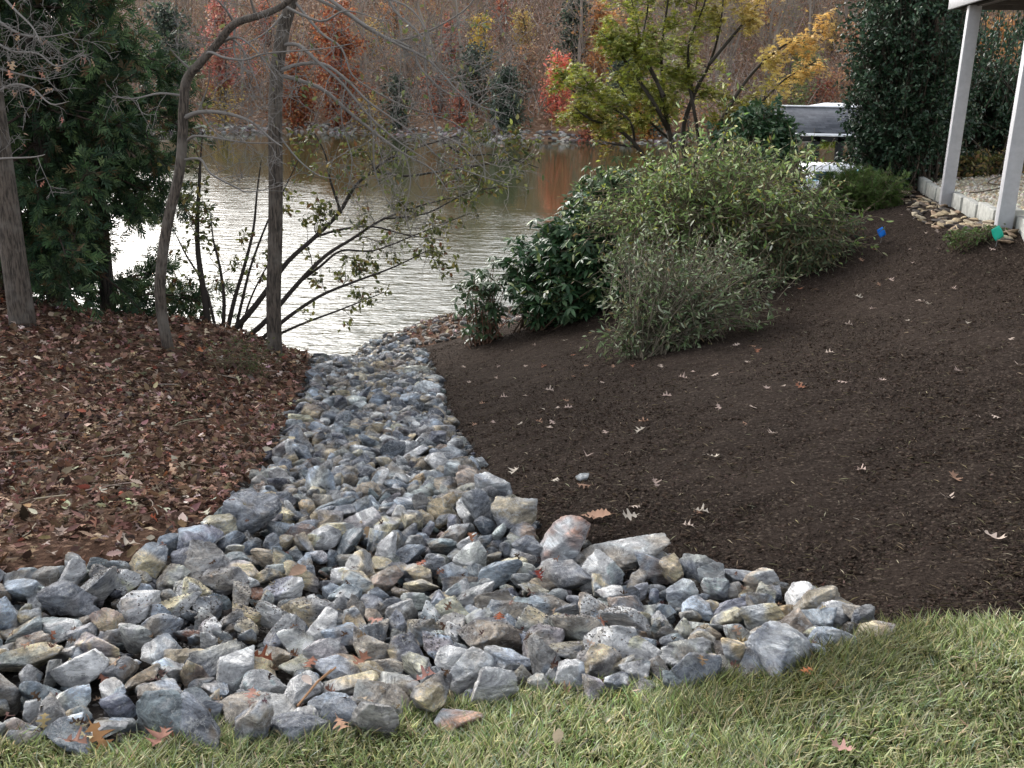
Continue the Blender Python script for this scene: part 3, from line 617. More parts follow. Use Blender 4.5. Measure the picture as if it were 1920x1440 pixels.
RL = [(185,1378,.13,(.52,.28,.13),0,'big orange-brown leaf draped on a grey rock beside the lawn'),(555,1078,.13,(.40,.27,.19),5,'big curled tan leaf lying on a grey rock in the channel mouth'),
 (688,1000,.10,(.55,.40,.25),5,'curled cream-brown leaf in the channel'),(100,1196,.07,(.33,.15,.10),0,'red-brown oak leaf by the long pale blue rock'),
 (488,1240,.10,(.26,.09,.05),1,'dark red oak leaf standing between rocks left of the cream rock'),(582,1252,.09,(.34,.16,.11),2,'red-brown oak leaf on the cream rock'),
 (672,1250,.11,(.36,.18,.12),3,'red-brown oak leaf left of the knobbed tan rock'),(705,1170,.09,(.45,.25,.2),0,'pinkish oak leaf above the knobbed tan rock'),(800,1280,.09,(.45,.24,.2),1,'pinkish oak leaf on a rock below centre'),
 (935,1165,.08,(.32,.1,.05),2,'red oak leaf at the foot of the tall two-tone rock'),(1010,1085,.09,(.2,.04,.03),4,'dark crimson leaf behind the tan rock'),(1134,1165,.08,(.4,.2,.15),3,'reddish oak leaf right of the streaked blue rock'),
 (790,1062,.08,(.4,.17,.12),0,'red-brown leaf above the cream-yellow rock'),(1060,1290,.08,(.5,.33,.24),3,'tan oak leaf on the lawn edge by the rocks'),(318,1385,.09,(.4,.2,.13),1,'reddish oak leaf below the largest blue-grey boulder'),
 (200,1272,.09,(.3,.14,.1),2,'brown oak leaf left of the tilted tan-faced block'),(470,1310,.08,(.45,.25,.2),0,'pinkish oak leaf on rocks above the long low slab'),(305,1412,.10,(.38,.2,.15),4,'red-brown oak leaf on the grass at lower left'),
 (145,1422,.08,(.36,.2,.15),1,'brown oak leaf on the grass near the lower left corner'),(640,1385,.07,(.5,.3,.2),2,'tan leaf at the grass edge below the jagged rock'),(575,1285,.07,(.66,.55,.48),5,'pale curled leaf below the cream rock'),
 (1044,1412,.06,(.75,.6,.45),5,'pale tan leaf standing upright in the lawn'),(1575,1436,.07,(.55,.33,.28),3,'pink-brown oak leaf in the lawn at the bottom edge'),(1508,1285,.05,(.4,.15,.07),0,'small orange-brown leaf in the dark tuft of lawn'),
 (547,826,.10,(.6,.52,.36),5,'pale yellow leaf on the left edge of the channel'),(880,1012,.08,(.4,.2,.12),1,'orange-brown leaf beside the brown-grey pyramid rock'),(130,855,.09,(.6,.5,.4),5,'pale leaf standing out on the leafy bank at mid left'),
 (105,750,.12,(.6,.45,.36),5,'large pale pink leaf on the leafy bank'),(10,960,.13,(.62,.47,.38),5,'large pale leaf at the left edge of the bank'),(130,908,.11,(.55,.42,.33),5,'broad buff leaf on the lower leafy bank'),(190,925,.10,(.62,.5,.38),2,'cream leaf on the lower leafy bank'),
 (240,1030,.11,(.66,.56,.45),4,'cream oak leaf beside rocks below the bank'),(115,1010,.10,(.6,.45,.37),3,'pink-buff oak leaf on dark soil at lower left'),(430,882,.08,(.62,.5,.4),1,'cream leaf on the bank near the channel edge')]
for k, (px, py, s, c, kd, lab) in enumerate(RL):
    p = G(px, py); onrock = inpoly(np.array([p[0]]), np.array([p[1]]), rock_poly)[0]; st = 'upright' in lab
    if onrock:                                                      # slide towards the camera until it rests on rock height
        d = p - CAM; p = CAM + d * (1 - (.12 / -d[2]))
    else: p = p + [0, 0, .05 if py > 1200 else .02]
    RL[k] = (p, s, c, kd, lab, onrock, st)
# settle the leaves on the actual rock surfaces
bpy.context.view_layer.update(); deps = bpy.context.evaluated_depsgraph_get()
for k, (p, s, c, kd, lab, onrock, st) in enumerate(RL):
    nrm = Vector((0, 0, 1))
    if onrock:
        d = Vector(p - CAM).normalized(); hit, loc, nrm, *_ = sc.ray_cast(deps, Vector(CAM) , d)
        if hit: p = np.array(loc) + np.array(nrm) * .012 + [0, 0, .006]
        nrm = Vector((nrm.x * .5, nrm.y * .5, max(nrm.z, .55))).normalized()
    o = leaf_obj(p, s * (.7 if onrock else .85), c, 0, kd if kd == 5 else kd, (0, 0)); q = nrm.to_track_quat('Z', 'Y').to_matrix() @ Matrix.Rotation(rng.uniform(0, 6.28), 3, 'Z')
    if st: q = Matrix.Rotation(R(95), 3, 'Y') @ Matrix.Rotation(R(80), 3, 'X')
    o.rotation_euler = q.to_euler(); tag(o, lab, 'leaf')

def drop(x, y):
    hit, loc, nrm, *_ = sc.ray_cast(deps, Vector((x, y, 4.6)), Vector((0, 0, -1))); return (np.array(loc), np.array(nrm)) if hit else (None, None)
mb = MB(); mg = MB()
for px, py, rx, ry, n_ in ((450,1165,150,45,1700),(1100,1205,120,40,1300),(205,1110,40,20,500),(800,1215,50,25,500)):
    c_ = G(px, py)
    for _ in range(n_):
        g_ = G(px + rng.normal(0, rx * .5), py + rng.normal(0, ry * .5)) if _ % 12 == 0 else g_ ; x_, y_ = g_[0] + rng.normal(0, .05), g_[1] + rng.normal(0, .05); l_, m_ = drop(x_, y_)
        if l_ is None or m_[2] < .35: continue
        sz = rng.uniform(.002, .0065) * (1.8 if rng.uniform() < .06 else 1); V, T = rockgeo(int(rng.integers(40)), 2, (sz * 1.2, sz, sz * .7)); mg.add(V + l_ + [0, 0, sz * .2], None, T, np.array([.15, .14, .13]) * rng.uniform(.4, 1.9))
tag(mg.build('rock_grit', M['twig']), 'dark grit and soil spilled in patches over the rocks', 'grit', kind='stuff')
Q_, A_, N_ = [], [], []
for _ in range(420):
    py = 1400 - 760 * rng.uniform() ** 1.5; g_ = G(rng.uniform(0, 1700), py)
    if not inpoly(np.array([g_[0]]), np.array([g_[1]]), rock_poly)[0]: continue
    l_, m_ = drop(g_[0], g_[1])
    if l_ is None or m_[2] < .3: continue
    Q_.append(l_ + [0, 0, .006]); N_.append(m_); A_.append(unit(np.cross(m_, rng.normal(size=3))))
n = len(Q_); c = rcol(n, [(.12, .07, .05), (.19, .12, .085), (.07, .045, .035), (.32, .24, .17)], None, .3); k_ = rng.integers(0, 4, n); Q_, A_, N_ = map(np.array, (Q_, A_, N_)); s_ = rng.uniform(.015, .045, n)
for t in range(4): m = k_ == t; scatter(mb, tpl_oak(t + 50, 4, .8), Q_[m], A_[m], N_[m], s_[m], c[m])
tag(mb.build('leaf_scraps', M['dry']), 'small brown leaf scraps caught between the rocks', 'leaf scraps', kind='stuff')
# twig leaning on the rocks at the lawn edge
a = G(560, 1372) + [0, 0, .08]; b = G(632, 1320) + [0, 0, .12]; mb = MB(); mb.tube([a, (a + b) / 2 + [0, 0, .012], b], [.003, .0035, .0025], 6, (.3, .17, .09)); mb.tube([(a+b)/2 + [0,0,.012], (a*.3+b*.7) + [.02, 0, .03]], [.003, .002], 5, (.3, .17, .09))
tag(mb.build('stick', M['twig'], base=a), 'short orange-brown stick leaning on rocks by the lawn', 'stick')

# lawn
def lawn_pts(n):
    y = rng.uniform(1.55, 3.2, n); x = rng.uniform(-.62, .62, n) * (y + .75); k = inpoly(x, y - .07 * rng.uniform(size=n) ** 2, lawn_poly); return x[k], y[k]
x, y = lawn_pts(175000); n = len(x); pz = np.column_stack([x, y, x * 0])
cl = sn(pz, 14, 31, 3); big = sn(pz, 3.5, 32, 2); pxx, pyy = projN(np.column_stack([x, y, Hf(x, y)]))
sod = 1 / (1 + np.exp(-(1 - ((pxx - 1530) / 250) ** 2 - ((pyy - 1262 + (pxx - 1530) * .3) / 80) ** 2) * 5))
hgt = (.025 + .019 * cl + .020 * sod + rng.uniform(-.004, .018, n)).clip(.015)
lean = unit(np.column_stack([np.cos(cl * 2.5 + big * 2 + rng.normal(0, 1.5, n)), np.sin(cl * 2.5 + big * 2 + rng.normal(0, 1.5, n)), np.zeros(n)]))
c = rcol(n, [(.19, .24, .075), (.31, .35, .15), (.45, .45, .23), (.10, .13, .04), (.62, .57, .35), (.33, .36, .25)], [.22, .23, .18, .15, .12, .10], .32)
c = c * (1 - sod[:, None] * [.55, .56, .70]) * (1 + .22 * big[:, None])
bl = hgt * rng.uniform(.3, 1.3, n); p0 = np.column_stack([x, y, Hf(x, y) - .004]); wv = unit(np.cross(lean, [0, 0, 1.]) + rng.normal(0, .35, (n, 3))) * rng.uniform(.0013, .0027, n)[:, None]
V = np.stack([p0 - wv, p0 + wv, p0 + lean * bl[:, None] * .35 + [0, 0, 1] * hgt[:, None] * .6 + wv * .9, p0 + lean * bl[:, None] * .35 + [0, 0, 1] * hgt[:, None] * .6 - wv * .9, p0 + lean * bl[:, None] * 1.05 + [0, 0, 1] * hgt[:, None]], 1)
i = np.arange(n)[:, None] * 5; me = mesh_np('lawn_grass', V.reshape(-1, 3), [i + [[0, 1, 2, 3]], i + [[3, 2, 4]]], np.repeat(c, 5, 0))
tag(link('lawn_grass', me, M['grass']), 'short green and straw-tipped lawn grass in the foreground', 'grass', kind='stuff')

# ------------------------------------------------------------------ trees and shrubs
def smooth(pts, n=6):
    pts = np.asarray(pts, float); m = len(pts); out = []
    for i in range(m - 1):
        p0, p1, p2, p3 = pts[max(i-1, 0)], pts[i], pts[i+1], pts[min(i+2, m-1)]
        for t in np.linspace(0, 1, n, endpoint=False):
            out.append(.5 * ((2*p1) + (-p0 + p2) * t + (2*p0 - 5*p1 + 4*p2 - p3) * t*t + (-p0 + 3*p1 - 3*p2 + p3) * t**3))
    out.append(pts[-1]); return np.array(out)
def twigs(mb, path, r, level, dens, L, col, anchors=None, grav=-.02, sides=4, lo=.15, spread=.9, up=.15, rmin=.003):
    """side twigs along a path, recursively"""
    seg = np.diff(path, axis=0); tot = np.linalg.norm(seg, axis=1).sum(); k = rng.poisson(dens * tot) + (1 if level else 0)
    for _ in range(k):
        t = rng.uniform(lo, 1) * (len(path) - 1); i = int(min(t, len(path) - 2)); p = path[i] + seg[i] * (t - i); d = unit(seg[i]); s = rvec(1)[0]; s = unit(s - d * (s @ d))
        d2 = unit(d * (1 - spread * .45) + s * spread + np.array([0, 0, up])); l = L * rng.uniform(.45, 1.15) * (1.1 - .5 * t / len(path)); r2 = max(rmin, r * .5)
        q = wpath(p, d2, l, 4, .22, grav); mb.tube(q, np.linspace(r2, rmin * .7, len(q)), sides, col)
        if level > 0: twigs(mb, q, r2 * .7, level - 1, dens * 1.6, L * .5, col, anchors, grav, 3, .1, spread, up, rmin)
        if anchors is not None: anchors.append((q, level))
def leaves_on(mb, anchors, per, size, tpl, cols, wts=None, droop=0., lo=.2, jit=.02, flat=0.3, colf=None):
    P_, A_, N_ = [], [], []
    for q, lv in anchors:
        k = rng.poisson(per)
        for _ in range(k):
            t = rng.uniform(lo, 1) * (len(q) - 1); i = int(min(t, len(q) - 2)); P_.append(q[i] + (q[i+1] - q[i]) * (t - i)); A_.append(unit(q[i+1] - q[i]) * .7 + rvec(1)[0] * .8 + [0, 0, -droop])
    if not P_: return
    P_ = np.array(P_); P_ += rng.normal(0, jit, P_.shape); A_ = np.array(A_); n = len(P_); nm = rvec(n) * (1 - flat) + np.array([0, 0, 1]) * (flat + .2)
    c = rcol(n, cols, wts); 
    if colf is not None: c = colf(P_, c)
    scatter(mb, tpl, P_, A_, nm, rng.uniform(size[0], size[1], n), c)
TW = (.19, .175, .16)
# --- left oak trunk with bare boughs reaching in from the left
b = G(42, 612); root = empty('oak_tree', b, label='thick oak trunk cut by the left edge with bare boughs reaching in', cat='tree')
tr = MB(); main = smooth([b - [0, 0, .3], P(42, 600, b[1]), P(28, 500, b[1]), P(5, 330, b[1]), P(-12, 200, b[1]), P(-40, 0, b[1]), P(-60, -250, b[1])]); tr.tube(main, np.linspace(.145, .09, len(main)), 12)
tr.build('trunk', M['bark_grey'], root, True, ); 
cr = MB(); anc = []
for pts in ([(-35,60),(20,95),(70,100),(110,125),(160,95)], [(-30,20),(30,60),(80,70),(140,60)], [(-30,190),(20,160),(60,165),(95,195),(130,190)], [(-20,300),(10,297),(60,295),(85,290)], [(-30,120),(40,140),(90,150)], [(-40,-60),(20,10),(60,50),(75,80)]):
    q = smooth([P(a, c_, b[1] - .3 * i) for i, (a, c_) in enumerate(pts)], 4); cr.tube(q, np.linspace(.016, .004, len(q)), 5, TW); twigs(cr, q, .008, 2, 4.2, .55, TW, anc, -.04)
bo = cr.build('bare_boughs', M['twig'], root)
dl = MB(); leaves_on(dl, anc[::9], .5, (.06, .1), tpl_oak(2), [(.4, .2, .14), (.5, .33, .22)], droop=1.2); dl.build('dead_leaves', M['dry'], root)
for ch in root.children:
    ch.location = -np.array(root.location)
# --- leaning tree
def fix(root):
    for ch in root.children: ch.location = -np.array(root.location)
b = G(318, 660); Y = b[1]; root = empty('leaning_tree', b, label='crooked thin tree bending right at head height, left of the straight trunk', cat='tree')
tr = MB(); main = smooth([b - [0, 0, .2], P(316,655,Y), P(305,600,Y), P(300,540,Y), P(306,470,Y), P(318,400,Y), P(335,330,Y), P(342,265,Y), P(344,200,Y), P(350,150,Y), P(375,118,Y-.05), P(405,85,Y-.1), P(440,45,Y-.2), P(490,28,Y-.3), P(530,10,Y-.4), P(570,-30,Y-.5), P(640,-120,Y-.6)])
n = len(main); tr.tube(main, np.interp(np.arange(n), [0, n*.06, n*.5, n*.72, n], [.085, .055, .046, .035, .02]), 10); tr.build('trunk', M['bark_grey'], root, True)
cr = MB(); anc = []
for r0, pts in ((.026, [(344,222),(375,210),(420,212),(470,228),(510,262),(530,275)]), (.014, [(342,300),(375,298),(395,325),(440,350),(470,360),(540,345)]), (.014,[(350,265),(365,255),(400,258),(470,268),(540,266)]),
                (.016,[(372,118),(392,98),(420,108),(460,112),(500,100),(600,92),(660,82)]), (.015,[(440,45),(425,20),(400,-10),(380,-40)]), (.014,[(362,135),(335,110),(318,90)]), (.014,[(400,90),(440,70),(470,85),(500,120),(520,150)]),
                (.016,[(480,32),(470,0),(460,-30)]), (.012,[(420,66),(450,85),(475,140),(490,180)]), (.012,[(440,50),(440,100),(460,130),(480,135)]), (.010,[(372,210),(390,160),(392,130)]), (.010,[(376,210),(400,245),(425,262)]),
                (.015,[(530,10),(600,40),(650,20),(720,40)]), (.014,[(345,180),(300,175),(250,185),(210,180)])):
    q = smooth([P(a, c_, Y - .12 * i) for i, (a, c_) in enumerate(pts)], 4); cr.tube(q, np.linspace(r0, .004, len(q)), 6, TW); twigs(cr, q, r0 * .4, 2, 3.4, .6, TW, anc, -.05)
cr.build('branches', M['twig'], root); fix(root)
# --- straight tree
b = G(515, 664); Y = b[1]; root = empty('straight_tree', b, label='straight ridged-bark trunk standing at the water edge with spreading bare branches', cat='tree')
tr = MB(); main = smooth([b - [0, 0, .2], P(515,650,Y), P(513,560,Y), P(516,450,Y), P(517,330,Y), P(516,220,Y), P(520,130,Y), P(530,60,Y), P(546,0,Y), P(565,-120,Y), P(560,-300,Y)])
n = len(main); tr.tube(main, np.interp(np.arange(n), [0, n*.08, n*.4, n*.7, n], [.11, .086, .078, .07, .055]), 10); tr.build('trunk', M['bark_grey'], root, True)
cr = MB(); anc = []
for r0, pts, tl in ((.032, [(520,135),(555,122),(605,120),(650,150),(690,190),(740,225),(790,262)], 1), (.03, [(528,85),(560,85),(600,120),(640,155),(690,215),(740,260),(800,300)], 1), (.03, [(520,140),(600,165),(660,215),(720,262),(760,290),(810,318),(840,360)], 1),
        (.03, [(560,-40),(620,0),(680,45),(740,80),(800,110),(830,140),(880,190),(950,215)], 1), (.026, [(555,-20),(640,20),(700,60),(770,90),(790,130),(850,180),(920,165)], 1), (.022, [(550,0),(600,60),(640,90),(660,140),(700,170)], 1),
        (.02, [(560,-60),(660,-20),(760,10),(800,60),(820,120)], 1), (.02, [(700,-60),(740,20),(790,70),(800,150),(815,230),(830,280)], 1), (.014, [(520,250),(560,300),(600,330),(640,335)], 0), (.016, [(545,10),(500,60),(450,85),(400,95)], 1),
        (.012, [(760,290),(770,340),(760,400),(775,450)], 1), (.012, [(700,170),(760,200),(850,230),(900,280),(910,340)], 1), (.012, [(650,150),(640,220),(660,300),(650,360)], 1), (.012, [(740,260),(800,250),(860,270),(920,330)], 1), (.014, [(790,262),(830,300),(900,330),(960,345)], 1), (.016, [(740,80),(800,60),(870,20),(900,-20)], 1), (.014, [(840,150),(900,130),(960,90)], 1), (.012, [(690,190),(700,260),(705,330),(740,400)], 1)):
    q = smooth([P(a, c_, Y - .15 * i) for i, (a, c_) in enumerate(pts)], 4); cr.tube(q, np.linspace(r0 * .75, .005, len(q)), 6, TW); twigs(cr, q, r0 * .36, 2, 3.4, .8, TW, anc, -.06)
cr.build('branches', M['twig'], root)
lv = MB(); leaves_on(lv, anc[::3], .5, (.05, .08), tpl_ellipse(.28), [(.10, .12, .04), (.16, .17, .06)], droop=.8); lv.build('leaves', M['leaf'], root); fix(root)
# --- multi stem shrub on the shore
b = G(445, 628); Y = 13.2; root = empty('shore_shrub', b, label='many-stemmed leafy shrub leaning out over the water behind the two trunks', cat='shrub')
cr = MB(); anc = []; anc2 = []
SS = [(.05,[(392,625),(384,560),(372,480),(370,420),(374,340),(376,300),(380,250)],.8),(.03,[(418,622),(420,560),(412,500),(400,450),(395,400)],.8),(.035,[(425,625),(440,560),(458,500),(475,430),(482,360),(490,300)],.8),
 (.045,[(430,628),(465,590),(500,545),(540,490),(590,445),(635,400),(665,350),(700,320),(740,292),(830,262),(920,240)],1.),(.042,[(460,635),(500,600),(560,530),(610,480),(660,448),(720,410),(790,385),(850,370)],1.),
 (.035,[(480,645),(540,595),(600,555),(660,530),(740,500),(800,470)],1.),(.025,[(485,645),(560,610),(640,580),(720,548)],.6),(.025,[(440,625),(455,560),(470,500),(500,420),(530,360),(560,300)],.9),(.022,[(405,620),(385,540),(350,480),(330,440)],.7),
 (.02,[(640,400),(620,340),(610,290),(590,250)],1.),(.02,[(590,445),(640,430),(700,425),(760,440),(830,450)],1.),(.022,[(560,530),(600,500),(640,470),(700,470),(780,440),(880,400)],1.),(.018,[(450,625),(470,560),(500,500),(520,470)],.6),
 (.02,[(700,320),(760,330),(830,320),(900,310),(960,300),(1010,315)],1.4),(.015,[(830,265),(870,290),(920,290),(990,300)],1.4),(.015,[(720,410),(800,400),(880,360),(960,350)],1.3)]
for r0, pts, dn in SS:
    q = smooth([P(a, c_, Y - .06 * i) for i, (a, c_) in enumerate(pts)], 4); cr.tube(q, np.linspace(r0, .006, len(q)), 6, (.05, .043, .038)); twigs(cr, q[len(q)//5:], r0 * .35, 2, 3.0 * dn, .6, (.07, .06, .052), anc, .01)
cr.build('stems', M['twig'], root)
lv = MB(); a1 = [a for a in anc if a[0][:, 2].mean() > .9]
leaves_on(lv, a1, 4.2, (.05, .09), tpl_ellipse(.3), [(.10, .11, .03), (.16, .17, .045), (.06, .075, .03), (.2, .16, .05), (.12, .06, .03)], [.35, .25, .2, .12, .08], droop=.5); lv.build('leaves', M['leaf'], root); fix(root)
# --- small weed on the bank
def shrub(name, label, cat, base, blobs, nst, per, size, tpl, cols, wts, leafmat, stemr=.012, stemcol=(.12, .09, .06), tw=2, twL=.22, droop=.2, flat=.3, spreadb=.25, colf=None, bare=0, bulge=.2, whorl=0, lo=.1, dens=1.0, group=None, af=.5, clump=False):
    base = np.array(base, float); root = empty(name, base, label=label, cat=cat, group=group); st = MB(); anc = []; ends = []
    vol = np.array([np.prod(bl[1]) ** .7 for bl in blobs]); vol /= vol.sum()
    for _ in range(nst):
        c, rad = blobs[rng.choice(len(blobs), p=vol)]; u = rvec(1)[0] * rng.uniform(.25, 1) ** (1 / 2.2) * (rng.uniform(1.1, 1.5) if rng.uniform() < .18 else 1); e = np.array(c) + u * np.array(rad)
        if clump and sn(e[None] * [1, 1, 1.3], 3.4, 61, 1)[0] < -.12 and rng.uniform() < .8: continue
        e[2] = max(e[2], float(Hf(e[0], e[1])) + .06)
        b0 = base + np.append(rng.normal(0, spreadb, 2), 0); b0[2] = Hf(b0[0], b0[1]) - .03; m = (b0 + e) / 2 + np.array([0, 0, bulge * np.linalg.norm(e - b0) * .5]) + rng.normal(0, .06, 3)
        q = smooth([b0, m, e], 5); st.tube(q, np.linspace(stemr, .003, len(q)), 4, np.array(stemcol) * rng.uniform(.7, 1.4)); anc.append((q[int(len(q)*af):], 1)); ends.append(q[-1])
        for _ in range(rng.poisson(tw)):
            t = int(rng.integers(int(len(q)*af), len(q))); w_ = wpath(q[t], unit(u * .8 + rvec(1)[0] + [0, 0, .25]), twL * rng.uniform(.5, 1.3), 4, .25, -.03); st.tube(w_, np.linspace(.004, .002, len(w_)), 3, stemcol); anc.append((w_, 0)); ends.append(w_[-1])
    st.build('stems', M['twig'], root); lv = MB()
    if whorl:
        E = np.array(ends); n = len(E); P_ = np.repeat(E, whorl, 0); a = np.tile(np.arange(whorl) * 2 * np.pi / whorl, n) + np.repeat(rng.uniform(0, 6, n), whorl) + rng.normal(0, .15, n * whorl)
        up = np.repeat(unit(np.column_stack([rng.normal(0, .35, (n, 2)), np.ones(n)])), whorl, 0); sx = unit(np.cross(up, [0, 1., 0])); sy = np.cross(up, sx); A = sx * np.cos(a)[:, None] + sy * np.sin(a)[:, None] - up * rng.uniform(-.15, .55, (n * whorl, 1))
        c = rcol(n * whorl, cols, wts); scatter(lv, tpl, P_, A, up, rng.uniform(*size, n * whorl), c)
    leaves_on(lv, anc, per, size, tpl, cols, wts, droop, lo, .015, flat, colf)
    lv.build('foliage', M[leafmat], root); fix(root); return root
def blob(px, py, Y, rx, ry, rd=None):
    s = Y * 1.03 / F; return (P(px, py, Y), (rx * s, (rd or rx) * s, ry * s))
g = G(462, 705); shrub('small_weed', 'wispy green weed growing through the leaf litter', 'plant', g, [(g + [0, 0, .22], (.3, .3, .2))], 40, 5, (.02, .045), tpl_ellipse(.25), [(.07, .09, .035), (.12, .13, .05)], None, 'leaf', .004, tw=1, twL=.1)

# --- cedars
def cedar(px, py, Yb, Ht, rad, n_main, label, dx=0, zlo=.25, per=11):
    b = P(px, py, Yb); b[2] = Hf(b[0], b[1]); root = empty('cedar_tree', b, label=label, cat='tree', group='dark cedars on the left bank')
    tr = MB(); top = b + [dx, 0, Ht]; main = smooth([b - [0, 0, .2], b * .7 + top * .3, top]); tr.tube(main, np.linspace(.13, .02, len(main)), 9); tr.build('trunk', M['bark_dark'], root, True)
    cr = MB(); PP, AA = [], []
    for k in range(n_main):
        t = rng.uniform(0, 1); z = zlo + (Ht - zlo) * t; a = rng.uniform(0, 6.283); L = rad * (1 - .55 * t) * rng.uniform(.6, 1.1)
        q = wpath(b + [dx * t, 0, z], [math.cos(a), math.sin(a), .12], L, 6, .14, -.035); cr.tube(q, np.linspace(.022, .005, len(q)), 4, (.05, .035, .028))
        for _ in range(int(16 * L / rad) + 6):
            i = int(rng.integers(1, 7)); i = min(i, 6); d = unit(unit(q[i] - q[i-1]) * .7 + rvec(1)[0] * .8); w_ = wpath(q[i] - (q[i] - q[i-1]) * rng.uniform(0, 1), d, .42 * rng.uniform(.5, 1.2), 4, .2, -.09)
            cr.tube(w_, np.linspace(.006, .002, 5), 3, (.05, .04, .03)); m = per; ti = rng.uniform(0, 3.99, m); ii_ = ti.astype(int); PP.append(w_[ii_] + (w_[ii_ + 1] - w_[ii_]) * (ti - ii_)[:, None]); AA.append(unit(w_[ii_ + 1] - w_[ii_]) * .8 + rvec(m) * .75 + [0, 0, -.15])
    cr.build('boughs', M['twig'], root); fo = MB(); PP = np.concatenate(PP); AA = np.concatenate(AA); n = len(PP); cl = sn(PP, 2.6, 5, 2)[:, None]
    c = rcol(n, [(.025, .05, .026), (.052, .09, .038), (.095, .14, .055), (.10, .07, .035)], [.4, .35, .17, .08]) * (1 + .45 * cl); k = rng.integers(0, 3, n)
    for t in range(3): m = k == t; scatter(fo, tpl_spray(7, t), PP[m], AA[m], rvec(m.sum()) + [0, 0, .6], rng.uniform(.11, .21, m.sum()), c[m])
    fo.build('foliage', M['needle'], root); fix(root)
cedar(105, 560, 13.0, 8.5, 2.0, 135, 'big dark cedar behind the left oak trunk, filling the upper left corner', .15, .45)
cedar(200, 560, 14.2, 7.5, 1.75, 95, 'dark cedar with drooping sprays next to the crooked thin tree', .2, .15)
cedar(10, 560, 14.6, 8.0, 2.0, 90, 'dark cedar at the far left edge behind the oak trunk', 0, .3)

# --- centre shrubs
WIL = [(.15, .22, .065), (.27, .36, .13), (.06, .095, .03), (.48, .54, .30), (.42, .43, .08), (.19, .14, .06)]; WW = [.32, .24, .2, .12, .06, .06]
g = G(1210, 668); shrub('willowy_shrub', 'grey-green narrow-leaved shrub nearest the rocks, with pale bare stems at its foot', 'shrub', g,
   [blob(1240,560,g[1]+.3,90,80), blob(1310,520,g[1]+.8,130,90), blob(1400,540,g[1]+1,85,60), blob(1200,480,g[1]+.9,70,60), blob(1190,600,g[1]+.1,35,45)], 330, 6, (.035, .08), tpl_ellipse(.16, .03, .15), [(.11,.155,.065),(.2,.25,.13),(.05,.075,.03),(.36,.41,.28),(.17,.14,.07)], [.3,.25,.22,.14,.09], 'leaf', .009, (.13, .11, .08), 6, .34, .15, spreadb=.1, bulge=.15, af=.25, clump=True)
b = P(1330, 470, 12.6); b[2] = Hf(b[0], b[1]); shrub('arching_shrub', 'largest light green arching shrub in the middle of the planting', 'shrub', b,
   [blob(1200,400,12.2,110,70), blob(1330,330,12.8,140,80), blob(1440,380,12.0,120,90), blob(1530,430,11.6,75,60), blob(1300,430,12,150,80), blob(1130,420,12.4,55,55)], 860, 6, (.05, .10), tpl_ellipse(.17, .03, .2), WIL, WW, 'leaf', .011, (.16, .13, .09), 3, .4, .25, spreadb=.3, bulge=.3, clump=True)
b = P(1430, 420, 14.5); b[2] = Hf(b[0], b[1]); shrub('tall_laurel', 'dark green laurel rising behind the arching shrub below the gold maple leaves', 'shrub', b,
   [blob(1430,245,14.8,52,45), blob(1400,300,14.4,80,60)], 230, 6, (.07, .12), tpl_ellipse(.25), [(.03, .07, .03), (.05, .10, .04), (.12, .18, .10)], [.5, .35, .15], 'leaf_gloss', .012, tw=3, whorl=6)
b = P(1040, 600, 13.2); b[2] = Hf(b[0], b[1]); shrub('rhododendron', 'dark glossy rhododendron with big leaf whorls between the thin one and the arching shrub', 'shrub', b,
   [blob(1020,500,13.2,60,60), blob(1090,470,13.0,80,60), blob(1130,510,12.6,60,50), blob(1060,550,12.8,90,45), blob(1110,420,13.2,45,40)], 420, 2, (.10, .16), tpl_ellipse(.2, .05, .2), [(.03, .07, .03), (.05, .105, .045), (.11, .18, .09), (.16, .2, .06)], [.42, .33, .18, .07], 'leaf_gloss', .013, (.09, .06, .04), 1.5, .25, .2, whorl=8, spreadb=.2)
b = P(1150, 400, 14.8); b[2] = Hf(b[0], b[1]); shrub('rhododendron', 'upright rhododendron seen against the lake above the dark one', 'shrub', b,
   [blob(1130,365,14.8,55,40), blob(1180,350,14.8,60,40), blob(1100,420,14.6,45,30)], 150, 2, (.10, .15), tpl_ellipse(.2, .05, .2), [(.05, .09, .035), (.09, .14, .06), (.15, .2, .1)], [.4, .4, .2], 'leaf_gloss', .011, tw=1.5, whorl=7, spreadb=.2)
b = G(912, 640); shrub('thin_rhododendron', 'thin open rhododendron with bare reddish stems standing by the shore', 'shrub', b,
   [blob(890,560,b[1],45,60), blob(930,540,b[1]+.2,50,50), blob(900,620,b[1],30,18)], 60, .6, (.10, .15), tpl_ellipse(.2, .05, .2), [(.05, .09, .04), (.08, .13, .06), (.13, .17, .10)], [.4, .4, .2], 'leaf_gloss', .008, (.16, .09, .06), .8, .2, .2, whorl=7, spreadb=.12)
b = P(1620, 375, 14.3); b[2] = Hf(b[0], b[1]); shrub('low_yew', 'low spreading feathery green shrub in front of the dock shelter', 'shrub', b,
   [blob(1600,362,14.5,58,24), blob(1640,368,14.0,40,22), blob(1560,375,14.0,45,22)], 330, 9, (.05, .1), tpl_spray(5, 4, .7), [(.05, .09, .02), (.08, .13, .03), (.12, .17, .05)], [.4, .4, .2], 'needle', .008, tw=3, twL=.25, bulge=.4)
b = G(1520, 520); shrub('drooping_shrub', 'feathery shrub drooping over the mulch at the right end of the planting', 'shrub', b + [-.1, .6, 0],
   [blob(1510,470,b[1]+.6,75,55), blob(1470,520,b[1]+.5,80,55), blob(1560,420,b[1]+1,50,40)], 330, 7, (.035, .075), tpl_ellipse(.17, .03, .2), [(.09,.13,.06),(.14,.18,.09),(.06,.08,.04),(.2,.2,.08)], [.35, .3, .25, .1], 'leaf', .008, (.14, .11, .07), 3, .3, .3, spreadb=.15, bulge=.45)

